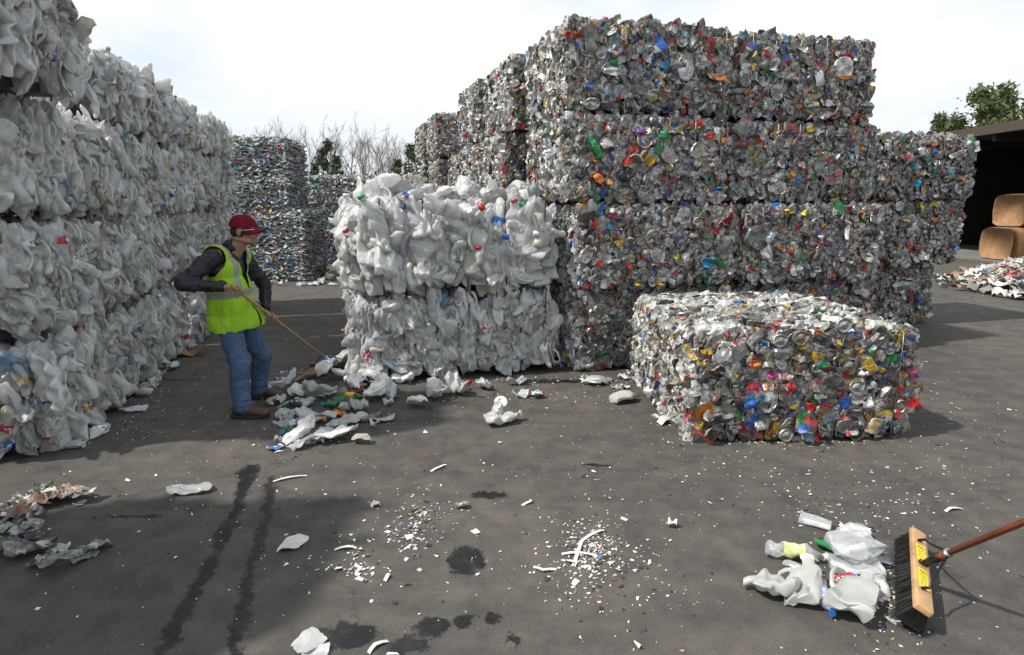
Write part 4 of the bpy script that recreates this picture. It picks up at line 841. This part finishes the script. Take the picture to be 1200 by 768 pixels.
lay('crumpled_paper', scrap(rng, .03, .025, 8, .012, .04), [M['paper']], 541, 590, 'small white paper ball right of centre left', 'paper', R(20))
lay('crumpled_paper', scrap(rng, .03, .025, 8, .010, .04), [M['film']], 440, 588, 'small clear wrapper with a red edge on the asphalt', 'wrapper', R(20))
lay('cardboard_piece', scrap(rng, .16, .09, 10, .02, .14), [card], 222, 414, 'piece of brown cardboard at the foot of the left wall', 'cardboard', R(20))
# crossed strips
for i, (x0, y0, x1, y1, lab) in enumerate(((658, 650, 700, 652, 'level strip of the crossed white strips'), (672, 664, 682, 634, 'upright strip of the crossed white strips'), (682, 634, 708, 622, 'upper right strip of the crossed white strips'), (625, 665, 652, 668, 'strip left of the crossed white strips'), (320, 565, 360, 558, 'long white strip right of the first wet streak'), (392, 645, 418, 643, 'bent white strip left of the scrap cluster'), (505, 553, 523, 545, 'white strip above the scrap cluster'), (432, 766, 455, 752, 'white strip at the bottom edge'), (612, 593, 622, 586, 'small white strip in mid yard'), (1108, 600, 1128, 597, 'pale strip behind the front broom'))):
    a, b_ = G(x0, y0), G(x1, y1); m_ = (a+b_)/2+Vector((rng.normal()*.012, rng.normal()*.012, .012)); d = (b_-a).normalized(); s_ = Vector((-d.y, d.x, 0))*.009; V = []
    for z_ in (0, .002):
        for p in (a, a.lerp(m_, .5)+Vector((0, 0, .003)), m_, m_.lerp(b_, .5)+Vector((0, 0, .003)), b_): V += [p-s_+Vector((0, 0, z_+.002)), p+s_+Vector((0, 0, z_+.002))]
    F = [(2*k, 2*k+2, 2*k+3, 2*k+1) for k in range(4)]+[(10+2*k, 10+2*k+1, 10+2*k+3, 10+2*k+2) for k in range(4)]
    MB().add(arr(V, F)).build('plastic_strip', M['white'], None, True, label=lab, cat='strip')
# heap at the left edge
hp = [(18, 630, 'can', .02), (30, 628, 'sheet', .05), (8, 622, 'can', .03), (20, 608, 'psheet', .03), (5, 604, 'sheet', .02), (45, 590, 'psheet', .02), (60, 583, 'sheet', .05), (75, 582, 'psheet', .02), (95, 578, 'can', .02), (52, 577, 'can', .06), (30, 590, 'sheet', .02)]
hl = ['grey crushed can at the front of the left edge heap', 'silver metal scrap on top of the left edge heap', 'crushed can at the far left of the left edge heap', 'torn carton in the middle of the left edge heap', 'metal scrap cut by the left edge', 'reddish carton at the start of the upper scrap row', 'silver scrap on the upper scrap row', 'carton right of the silver scrap on the upper row', 'round crushed can at the right end of the upper scrap row', 'crushed can lying on top of the upper scrap row', 'metal scrap at the left end of the upper scrap row']
for (px, py, k, z), lab in zip(hp, hl):
    pc, mt = dict(can=(can(rng), CM), sheet=(scrap(rng, .07, .055, 10, .014, .07), [M['tin']]), psheet=(scrap(rng, .08, .055, 10, .014, .08), [simple('rusty_print', (.24, .10, .06), .6, .3, .5, 22, .4, 40, (.20, .19, .18))]))[k]
    lay(dict(can='crushed_can', sheet='metal_scrap', psheet='torn_carton')[k], pc, mt, px, py, lab, dict(can='can', sheet='scrap', psheet='carton')[k], z=z, sc=.8)
for k in range(26):
    px, py = (rng.uniform(-5, 42), rng.uniform(598, 648)) if k < 15 else (rng.uniform(20, 105), 588-rng.uniform(0, 14)) if k < 22 else (rng.uniform(30, 75), rng.uniform(636, 662))
    lay('crushed_can' if k % 2 else 'dark_scrap', can(rng) if k % 2 else scrap(rng, .05, .04, 9, .012, .06), [M['tin'] if k % 3 else M['can']], px, py, 'small dark crushed scrap in the heap at the left edge', 'scrap', z=rng.uniform(0, .04), group='small scraps in the left edge heap')
for px, py, lab, k in ((50, 655, 'grey crumpled foil below the left edge heap', 'tin'), (68, 640, 'pale crumpled foil right of the left edge heap', 'film'), (98, 648, 'brown and silver lid lying right of the left edge heap', 'tin'), (108, 641, 'folded silver flap on the brown lid', 'tin')):
    lay('foil_scrap', scrap(rng, .06, .045, 10, .010, .05), [M[k]], px, py, lab, 'foil')
# swept pile between the worker and the middle bales
def J(s=1., f=.4): return jug(rng, s, True, f)
def B(s=1.1): return bottle(rng, s, True, .6)
def F_(w=.12, h=.09): return lobe(rng, w/.105) if rng.random() < .6 else scrap(rng, w, h, 16, .010, .12, .003)
pile = [
 (305, 460, J(1.1), WJ, .0, 'white jug with red print at the left end of the swept pile', 'jug'), (335, 455, F_(.15, .10), [M['film']], .04, 'big white plastic bag beside the worker legs', 'bag'),
 (350, 462, J(1.), WJ, .03, 'white jug half under the big bag in the swept pile', 'jug'), (375, 465, F_(.14, .09), [M['film']], .05, 'puffed white bag in the middle of the swept pile', 'bag'),
 (385, 440, J(1.05), WJ, .05, 'white jug lying against the worker broom', 'jug'), (405, 442, F_(.13, .1), [M['film']], .04, 'white bag right behind the worker broom', 'bag'),
 (350, 474, B(1.2), BM, .0, 'clear crushed bottle left of the green bottle', 'bottle'), (345, 484, B(1.2), [M['clear'], M['blue'], M['clear']], .0, 'clear bottle pointing at the worker shoe', 'bottle'),
 (392, 476, bottle(rng, 1.15, True, .6), [M['dgreenb'], M['blue'], M['green']], .02, 'dark green bottle with blue cap in the swept pile', 'bottle'), (410, 472, B(1.15), [M['dgreenb'], M['yellow'], M['yellow']], .04, 'green and yellow bottle pointing at the white bales', 'bottle'),
 (415, 455, J(1.1), WJ, .05, 'white jug above the green and yellow bottle', 'jug'), (432, 448, J(1.1), colr(white_, 'red'), .06, 'white jug with a red spot against the bale corner', 'jug'),
 (440, 465, J(1.2), WJ, .03, 'large white jug left of the bale corner foot', 'jug'), (455, 462, F_(.13, .06), [M['film']], .02, 'folded white plastic at the bale corner foot', 'sheet'),
 (408, 430, J(.8), colr(white_, 'green', M['green']), .10, 'green printed jug on the pile beside the bale', 'jug'), (425, 428, J(1.), colr(white_, 'orange'), .12, 'white jug with orange mark highest on the pile', 'jug'),
 (380, 490, F_(.10, .07), [M['film']], .02, 'clear crumpled bag in the lower part of the swept pile', 'bag'), (402, 500, F_(.14, .09), [M['film']], .04, 'large white sheet in the lower part of the swept pile', 'sheet'),
 (393, 512, F_(.14, .06), [M['paper']], .0, 'flat white printed sheet at the lower edge of the swept pile', 'sheet'), (352, 511, F_(.10, .06), [M['paper']], .0, 'grey and white torn paper near the yellow cup', 'paper'),
 (365, 492, J(.9), colr(white_, 'orange'), .0, 'small white jug with orange red label', 'jug'), (338, 497, B(1.1), [M['clear'], M['white'], bluelab], .0, 'clear bottle at the lower left of the swept pile', 'bottle'),
 (335, 507, B(.9), [M['dgreenb'], M['yellow'], M['yellow']], .0, 'lime and yellow bottle near the lower tip of the swept pile', 'bottle'), (322, 522, can(rng), [M['label']], .0, 'yellow and white crushed cup at the lower tip of the swept pile', 'cup'),
 (430, 490, B(1.2), BM, .0, 'clear green tinted bottle at the right of the lower sheets', 'bottle'), (450, 490, F_(.08, .06), [M['film']], .0, 'crumpled white film right of the lower sheets', 'bag'),
 (420, 478, F_(.09, .06), [M['film']], .01, 'clear wrapper behind the lower sheets', 'wrapper'), (398, 484, can(rng), [M['orange']], .01, 'orange crushed can between the upper and lower heaps', 'can'),
 (491, 474, J(.8), WJ, .0, 'small white jug left of the green capped jug', 'jug'), (510, 464, J(1.1), colr(white_, 'green'), .0, 'white jug with green cap at the foot of the white bales', 'jug'),
 (538, 459, J(1.1), colr(white_, 'red', M['label']), .0, 'white jug with red print right of the green capped jug', 'jug'), (567, 452, J(.8), colr(white_, 'blue'), .0, 'small pale jug at the foot of the white bales near the lid', 'jug'),
 (470, 445, J(1.0), WJ, .0, 'white jug under the corner of the lower white bale', 'jug'), (362, 440, scrap(rng, .16, .08, 10, .02, .12), [card], .0, 'brown cardboard flap beside the worker broom head', 'cardboard'),
 (318, 470, can(rng), CM, .0, 'small brown crushed can at the worker shoe', 'can')]
for px, py, pc, mt, z, lab, cat in pile:
    lay(dict(jug='crushed_jug', bag='film_bag', bottle='crushed_bottle', sheet='plastic_sheet', paper='torn_paper', cup='crushed_cup', wrapper='wrapper', can='crushed_can', cardboard='cardboard_piece')[cat], pc, mt, px, py, lab, cat, z=z, tilt=(rng.normal()*.2, rng.normal()*.2))
for k in range(46):
    t_ = rng.random(); px, py = (rng.uniform(300, 460), rng.uniform(436, 480)) if t_ < .6 else (rng.uniform(325, 440), rng.uniform(485, 520)); q = rng.random()
    lay('litter_piece', scrap(rng, .05, .04, 7, .015, .05, .003) if q < .5 else jug(rng, .6) if q < .75 else bottle(rng, .8), [M['film']] if q < .5 else JM if q < .75 else BM, px, py, 'small crumpled %s in the %s part of the swept pile by the worker' % ('film' if q < .5 else 'jug' if q < .75 else 'bottle', 'upper' if t_ < .6 else 'lower'), 'litter', z=rng.uniform(0, .03), group='small pieces in the swept pile')
# litter along the foot of the left wall, the can wall and the far stacks
spots = [(160, 478), (178, 452), (186, 448), (192, 440), (206, 430), (215, 410), (228, 404), (118, 505), (90, 520), (170, 460)]
for px, py in spots: lay('litter_piece', jug(rng, .75) if rng.random() < .5 else scrap(rng, .07, .05, 8, .02, .06, .003), JM if rng.random() < .5 else [M['film']], px-4, py, 'crumpled white plastic fallen at the foot of the left wall', 'litter', group='plastic fallen at the left wall')
for k in range(26):
    g = (rng.uniform(672, 800), rng.uniform(436, 452)) if k < 16 else (rng.uniform(765, 800), rng.uniform(450, 500))
    lay('litter_piece', scrap(rng, .04, .03, 6, .012, .04) if k % 3 else can(rng), [M['edge']], g[0], g[1], 'small silver scrap fallen between the can wall and the single bale', 'litter', group='scraps by the can bales')
for k in range(22): lay('litter_piece', jug(rng, .9) if k % 2 else scrap(rng, .12, .08, 8, .03, .08, .003), JM if k % 2 else [M['film']], rng.uniform(300, 400), rng.uniform(322, 334), 'white plastic scrap at the foot of the far bottle stack', 'litter', group='scraps at the far bottle stack')
# loose paper heap by the shed
mb = MB(); P = [scrap(rng, .14, .09, 6, .04, .12) for _ in range(16)]
for k in range(1300):
    u, v = rng.normal()*.75, rng.normal()*.8; X, Y = 11.1+u*.9, 11.9+v*1.0; hgt = .7*math.exp(-((X-11.3)**2/2.2+(Y-12.2)**2/2.6)); 
    mb.add(P[rng.integers(16)], Matrix.Translation((X, Y, .02+max(0, hgt)*rng.uniform(.7, 1.05))) @ Matrix.Rotation(rng.uniform(0, 6.3), 4, 'Z') @ Matrix.Rotation(rng.normal()*.4, 4, 'X'))
mb.build('loose_paper_heap', [palette('heap_paper', [(4, (.6, .59, .56)), (2, (.4, .39, .37)), (2, (.2, .19, .18)), (1, (.3, .2, .14)), (.4, RED), (.5, (.12, .18, .3)), (1, (.7, .69, .66))], rough=.7, bump=.1, dirt=.4)], kind='stuff')
# tiny flakes scattered over the asphalt
def flakes(n, pts, size, name, m, seed):
    rng = np.random.default_rng(seed); V = []; n = len(pts)
    s = size*np.exp(np.clip(rng.normal(size=n)*.55, -1.5, .8)); a = rng.uniform(0, 6.28, n); asp = rng.uniform(.25, 1, n)
    base = np.array([(-1, -1), (1, -.7), (.8, 1), (-.9, .8)])
    q = base[None]*(1+rng.normal(size=(n, 4, 2))*.3)*s[:, None, None]; q[:, :, 1] *= asp[:, None]
    c, d = np.cos(a)[:, None], np.sin(a)[:, None]; x = q[..., 0]*c-q[..., 1]*d+pts[:, 0:1]; y = q[..., 0]*d+q[..., 1]*c+pts[:, 1:2]
    z0 = .003+np.abs(rng.normal(size=(n, 4)))*s[:, None]*.35; top = np.stack([x, y, z0], 2); V = np.concatenate([top, top-np.array((0, 0, .002))], 1).reshape(-1, 3)
    f = np.array([(0, 1, 2, 3), (7, 6, 5, 4), (0, 4, 5, 1), (1, 5, 6, 2), (2, 6, 7, 3), (3, 7, 4, 0)]); lv = (np.arange(n)[:, None, None]*8+f[None]).ravel()
    mb = MB(); mb.add((V, lv, np.full(n*6, 4), np.zeros(n*6, int))); mb.build(name, m, None, False, kind='stuff')
def gp(n, cx, cy, sx, sy): 
    out = []
    for _ in range(n):
        g = G(cx+rng.standard_t(3)*sx*.85, min(max(cy+rng.standard_t(3)*sy*.85, 335), 900)); out.append((g.x, g.y))
    return out
pts = []
for _ in range(1300): pts.append((rng.uniform(-4, 5), rng.uniform(1.6, 6.2)))
for _ in range(500): pts.append((rng.uniform(-5, 12), rng.uniform(6, 14)))
for a in ((140, 560, 447, 60, 3), (120, 735, 447, 35, 4), (160, 930, 519, 80, 3), (90, 150, 500, 40, 8), (420, 690, 648, 26, 24), (120, 697, 640, 14, 12), (160, 480, 625, 20, 14), (90, 410, 660, 30, 12), (110, 500, 600, 16, 8), (200, 1030, 690, 16, 36), (120, 960, 600, 40, 20), (160, 620, 465, 60, 8), (200, 790, 470, 20, 25), (160, 360, 510, 50, 20), (140, 170, 470, 20, 20), (120, 1075, 690, 16, 40), (120, 720, 680, 60, 30), (80, 340, 440, 60, 10), (100, 900, 560, 120, 15), (90, 1100, 560, 60, 40)): pts += gp(*a)
pts = np.array(pts); k = len(pts); sel = rng.random(k)
flakes(0, pts[sel < .86], .0038, 'paper_flakes', M['paper'], 1); flakes(0, pts[sel >= .86], .006, 'dark_grit', simple('dark_crumbs', (.04, .035, .03), .9), 2)
big = np.array(gp(60, 690, 648, 26, 20)+gp(26, 480, 628, 20, 12)+gp(30, 1035, 690, 18, 34)+gp(22, 420, 665, 20, 14)+[(rng.uniform(-3.5, 4.5), rng.uniform(1.8, 6)) for _ in range(60)])
flakes(0, big, .010, 'larger_paper_flakes', M['paper'], 3)

# ============================================================ PIECES THAT STAND OUT IN THE CAN WALL
bales = {o['label']: o for o in bpy.data.objects if o.get('category') == 'bale'}
bpy.context.view_layer.update()
def accent(lab, px, py, piece, mats, name, label, sc=1., phi=0., out=.045, text=None):
    """a coloured piece in the front face of a bale, where the photograph shows it"""
    b = bales[lab]; Mi = b.matrix_world.inverted(); o = Mi @ Vector((0, 0, CH)); v_ = 384-py; g = Vector(((px-600), FPX*cP+v_*sP, CH+v_*cP-FPX*sP)); d = (Mi @ g)-o
    D = next(abs(c.bound_box[0][1]) for c in b.children if c.name.startswith('bale_core'))+.08; t_ = (-D-o.y)/d.y; p = o+d*t_; p.y -= out
    Mx = Matrix.Translation(p) @ Matrix.Rotation(R(90), 4, 'X') @ Matrix.Rotation(phi, 4, 'Z') @ Matrix.Scale(sc, 4)
    ob = put(name, MB().add(piece).mesh(name, mats), b, mat=Mx, label=label)
    return ob, b, Mx
def flat_label(ob, w, h, z, m, name='printed_tag'): return MB().add(box(-w, w, -h, h, z, z+.002)).build(name, m, ob, False)
TA = lambda l_, c_: '%s bale of crushed cans in the %s column of the tall can wall' % (LAY[l_], c_)
TC = lambda k: '%s bale of crushed cans in the low stack beside the dark shed' % k
FG = 'single bale of crushed cans lying alone on the asphalt in front of the can wall'
sc_ = lambda w, h, a=.012: scrap(rng, w, h, 9, a, .08)
alu = simple('bright_aluminium', (.72, .73, .74), .3, .7, .1, 8, .3, 30); dgreen = simple('dark_green_plastic', (.03, .08, .06), .5, 0, .3, 20, .4, 40)
accent(TA(3, 'left'), 713, 84, sc_(.085, .055, .02), [alu], 'aluminium_sheet', 'large pale aluminium sheet', phi=-.15)
accent(TA(3, 'left'), 777, 78, sc_(.03, .03), [M['azure']], 'carton_scrap', 'light blue scrap'); accent(TA(3, 'left'), 666, 42, sc_(.03, .035), [M['red']], 'carton_scrap', 'red scrap at the top corner')
accent(TA(3, 'left'), 703, 38, sc_(.03, .018), [M['purple']], 'carton_scrap', 'purple scrap'); accent(TA(3, 'left'), 783, 56, sc_(.022, .018), [M['yellow']], 'carton_scrap', 'yellow scrap')
accent(TA(3, 'right'), 896, 64, sc_(.045, .025), [M['red']], 'carton_scrap', 'red scrap', phi=-.6); accent(TA(3, 'right'), 990, 68, sc_(.04, .04), [M['red']], 'carton_scrap', 'bright red carton')
accent(TA(3, 'right'), 985, 92, sc_(.07, .022), [M['orange']], 'carton_scrap', 'long orange wrapper'); accent(TA(3, 'right'), 905, 78, sc_(.05, .09, .02), [M['film']], 'film_wad', 'torn white bag', phi=.5)
accent(TA(3, 'right'), 955, 122, sc_(.025, .022), [M['yellow']], 'carton_scrap', 'yellow scrap'); accent(TA(3, 'right'), 968, 122, sc_(.03, .03), [M['white']], 'carton_scrap', 'white scrap')
accent(TA(2, 'left'), 696, 173, bottle(rng, 1.15, True, .5), [M['green']]*3, 'green_bottle', 'bright green bottle', phi=R(110)); 
ob, b_, mx_ = accent(TA(2, 'left'), 758, 188, sc_(.085, .05, .004), [M['yellow']], 'yellow_tag', 'yellow tag with dark lettering', phi=R(50))
for r_ in range(3):
    t0 = MB(); x_ = -.05
    while x_ < .055: w_ = rng.uniform(.006, .014); t0.add(box(x_, x_+w_, .018-.02*r_-.006, .018-.02*r_+.006, .012, .014)); x_ += w_+.004
    t0.build('tag_lettering', M['red'] if r_ == 2 else ink, ob, False)
accent(TA(2, 'left'), 740, 176, sc_(.022, .045), [M['red']], 'carton_scrap', 'red scrap beside the yellow tag', phi=-.6)
accent(TA(2, 'left'), 749, 155, sc_(.045, .03), [M['purple']], 'carton_scrap', 'purple wrapper'); accent(TA(2, 'left'), 829, 160, sc_(.05, .028, .018), [M['red']], 'carton_scrap', 'bright red wrapper', phi=.3)
accent(TA(2, 'left'), 846, 165, sc_(.022, .03), [M['orange']], 'carton_scrap', 'orange scrap'); accent(TA(2, 'left'), 712, 214, sc_(.04, .035), [M['amber']], 'carton_scrap', 'amber box'); accent(TA(2, 'left'), 777, 158, sc_(.04, .03), [M['green']], 'carton_scrap', 'green box', phi=.4)
accent(TA(2, 'left'), 811, 155, sc_(.035, .02), [M['green']], 'carton_scrap', 'green scrap'); accent(TA(2, 'left'), 836, 222, sc_(.045, .025, .02), [M['blue']], 'carton_scrap', 'blue wrapper', phi=.3); accent(TA(2, 'left'), 700, 210, sc_(.03, .05, .01), [M['orange']], 'carton_scrap', 'orange lined tray', phi=.7)
accent(TA(2, 'left'), 733, 205, sc_(.06, .08, .02), [simple('black_tray', (.02, .02, .022), .5)], 'black_tray', 'black plastic tray', phi=-.5)
accent(TA(2, 'right'), 947, 152, sc_(.035, .03), [M['yellow']], 'carton_scrap', 'yellow and white box'); accent(TA(2, 'right'), 978, 205, sc_(.03, .025), [M['red']], 'carton_scrap', 'red scrap')
accent(TA(2, 'right'), 934, 212, sc_(.035, .03), [M['blue']], 'carton_scrap', 'blue scrap'); accent(TA(2, 'right'), 927, 205, sc_(.02, .03), [M['amber']], 'carton_scrap', 'amber scrap'); accent(TA(2, 'right'), 1019, 212, sc_(.025, .022), [M['azure']], 'carton_scrap', 'blue can end')
accent(TA(1, 'left'), 829, 308, sc_(.075, .058, .022), [M['azure']], 'blue_tub', 'large bright blue crushed tub', phi=-.1)
for (px, py, c, w, h, ph) in ((703, 245, 'blue', .03, .06, 0), (716, 252, 'red', .045, .012, .2), (694, 263, 'red', .04, .02, .6), (753, 300, 'red', .035, .04, .3), (778, 310, 'red', .045, .025, -.5), (702, 308, 'red', .03, .025, 0), (745, 333, 'yellow', .045, .02, 0), (790, 302, 'yellow', .03, .035, .2), (735, 311, 'red', .02, .03, .4), (770, 331, 'amber', .03, .025, 0), (713, 266, 'azure', .03, .025, .1), (715, 247, 'white', .03, .02, 0), (802, 303, 'white', .035, .03, .4)):
    accent(TA(1, 'left'), px, py, sc_(w, h), [M[c]], 'carton_scrap', c+' scrap', phi=ph)
for (px, py, c, w, h, ph) in ((905, 240, 'blue', .06, .02, .1), (922, 248, 'yellow', .05, .022, -.2), (940, 250, 'yellow', .025, .035, -.5), (993, 244, 'red', .045, .03, 0), (953, 287, 'red', .03, .02, .2), (962, 265, 'amber', .02, .03, .2), (912, 290, 'orange', .03, .02, 0), (1010, 314, 'red', .03, .025, .1)):
    accent(TA(1, 'right'), px, py, sc_(w, h), [M[c]], 'carton_scrap', c+' scrap', phi=ph)
accent(TA(1, 'right'), 989, 271, bottle(rng, .85, True, .4), [M['white']]*3, 'white_bottle', 'white upright bottle', phi=R(95)); accent(TA(1, 'right'), 896, 295, sc_(.06, .07, .008), [alu], 'aluminium_sheet', 'flat grey sheet')
ob, b_, mx_ = accent(TC('upper'), 1118, 181, sc_(.11, .045, .004), [M['white']], 'white_tag', 'white slanted tag with dark red letters', phi=.35, out=.05)
tcu = bpy.data.curves.new('t', 'FONT'); tcu.body = 'FOODS'; tcu.size = .062; tcu.align_x = 'CENTER'; tcu.align_y = 'CENTER'; tcu.extrude = .001; to = bpy.data.objects.new('t', tcu); COL.objects.link(to)
bpy.context.view_layer.update(); tm = bpy.data.meshes.new_from_object(to.evaluated_get(bpy.context.evaluated_depsgraph_get())); bpy.data.objects.remove(to); tm.materials.clear(); tm.materials.append(simple('dark_red_ink', (.18, .03, .05), .6)); put('tag_lettering', tm, ob, loc=(0, 0, .016))
accent(TC('upper'), 1078, 179, sc_(.06, .07, .01), [M['white']], 'white_tub', 'white tub with green patch', phi=.3); accent(TC('upper'), 1083, 188, sc_(.025, .035), [M['green']], 'carton_scrap', 'green scrap'); accent(TC('upper'), 1094, 198, bottle(rng, 1.3, True, .6), [dgreen]*3, 'green_bottle', 'dark green bottle', phi=R(70))
accent(TC('upper'), 1112, 200, sc_(.06, .05, .006), [simple('pale_blue_carton', (.2, .42, .5), .5, 0, .5, 30)], 'carton', 'pale blue carton'); accent(TC('upper'), 1126, 210, sc_(.045, .03), [M['orange']], 'carton_scrap', 'orange wrapper'); accent(TC('upper'), 1068, 195, sc_(.03, .035), [M['azure']], 'carton_scrap', 'blue scrap')
accent(TC('upper'), 1090, 170, sc_(.04, .035), [simple('rust_red', (.3, .06, .02), .6)], 'carton_scrap', 'rust red scrap'); accent(TC('upper'), 1072, 215, sc_(.05, .035), [M['azure']], 'carton_scrap', 'blue and white carton', phi=-.4); accent(TC('upper'), 1092, 180, sc_(.03, .03), [M['blue']], 'carton_scrap', 'dark blue scrap')
for (px, py, c, w, h, ph) in ((1077, 242, 'yellow', .03, .04, .8), (1125, 250, 'red', .035, .03, 0), (1064, 288, 'red', .07, .035, 0), (1052, 297, 'azure', .03, .04, 0), (1108, 262, 'amber', .05, .02, .4), (1090, 240, 'yellow', .05, .02, .2), (1118, 290, 'blue', .03, .03, .2), (1058, 258, 'amber', .04, .02, 0)):
    accent(TC('middle'), px, py, sc_(w, h), [M[c]], 'carton_scrap', c+' scrap', phi=ph)
for (px, py, c, w, h, ph, a) in ((883, 465, 'blue', .055, .075, 0, .025), (856, 481, 'green', .025, .045, 0, .015), (903, 438, 'pink', .035, .035, .2, .012), (822, 425, 'amber', .025, .02, .5, .012), (845, 412, 'white', .055, .07, -.3, .02), (858, 442, 'yellow', .02, .04, .2, .01), (928, 475, 'yellow', .025, .03, 0, .012), (960, 425, 'green', .03, .04, .2, .012), (982, 402, 'yellow', .018, .03, 0, .01), (1000, 411, 'amber', .04, .02, .3, .01), (967, 430, 'red', .04, .022, .2, .01), (948, 475, 'red', .035, .03, 0, .01), (953, 508, 'red', .03, .04, .3, .012), (983, 495, 'red', .03, .055, .2, .015), (964, 448, 'pink', .04, .025, 0, .01), (1008, 435, 'white', .028, .05, .4, .012), (882, 426, 'orange', .03, .025, .2, .01), (893, 402, 'blue', .02, .025, 0, .01), (1013, 470, 'white', .035, .04, .2, .012), (925, 452, 'red', .03, .035, .3, .01), (955, 388, 'orange', .025, .03, .1, .01), (898, 452, 'orange', .022, .018, 0, .01), (880, 425, 'red', .03, .018, .3, .01), (1018, 412, 'green', .018, .022, .1, .008), (938, 403, 'amber', .03, .025, .3, .012), (826, 412, 'amber', .035, .025, 0, .014)):
    accent(FG, px, py, scrap(rng, w, h, 9, a, .05), [M[c]], 'carton_scrap', c+' scrap', phi=ph, out=.035)
accent(FG, 1020, 497, can(rng), [simple('tan_tin_label', (.55, .42, .25), .5, .2, .3, 30)], 'label_tin', 'tan labelled tin', phi=R(75), sc=1.15, out=.035)
for px, py in ((918, 508), (935, 395), (1000, 452), (985, 380), (910, 398)): accent(FG, px, py, disc(rng, False, .055), [M['tin']], 'flattened_tin', 'wide round tin end', out=.035)
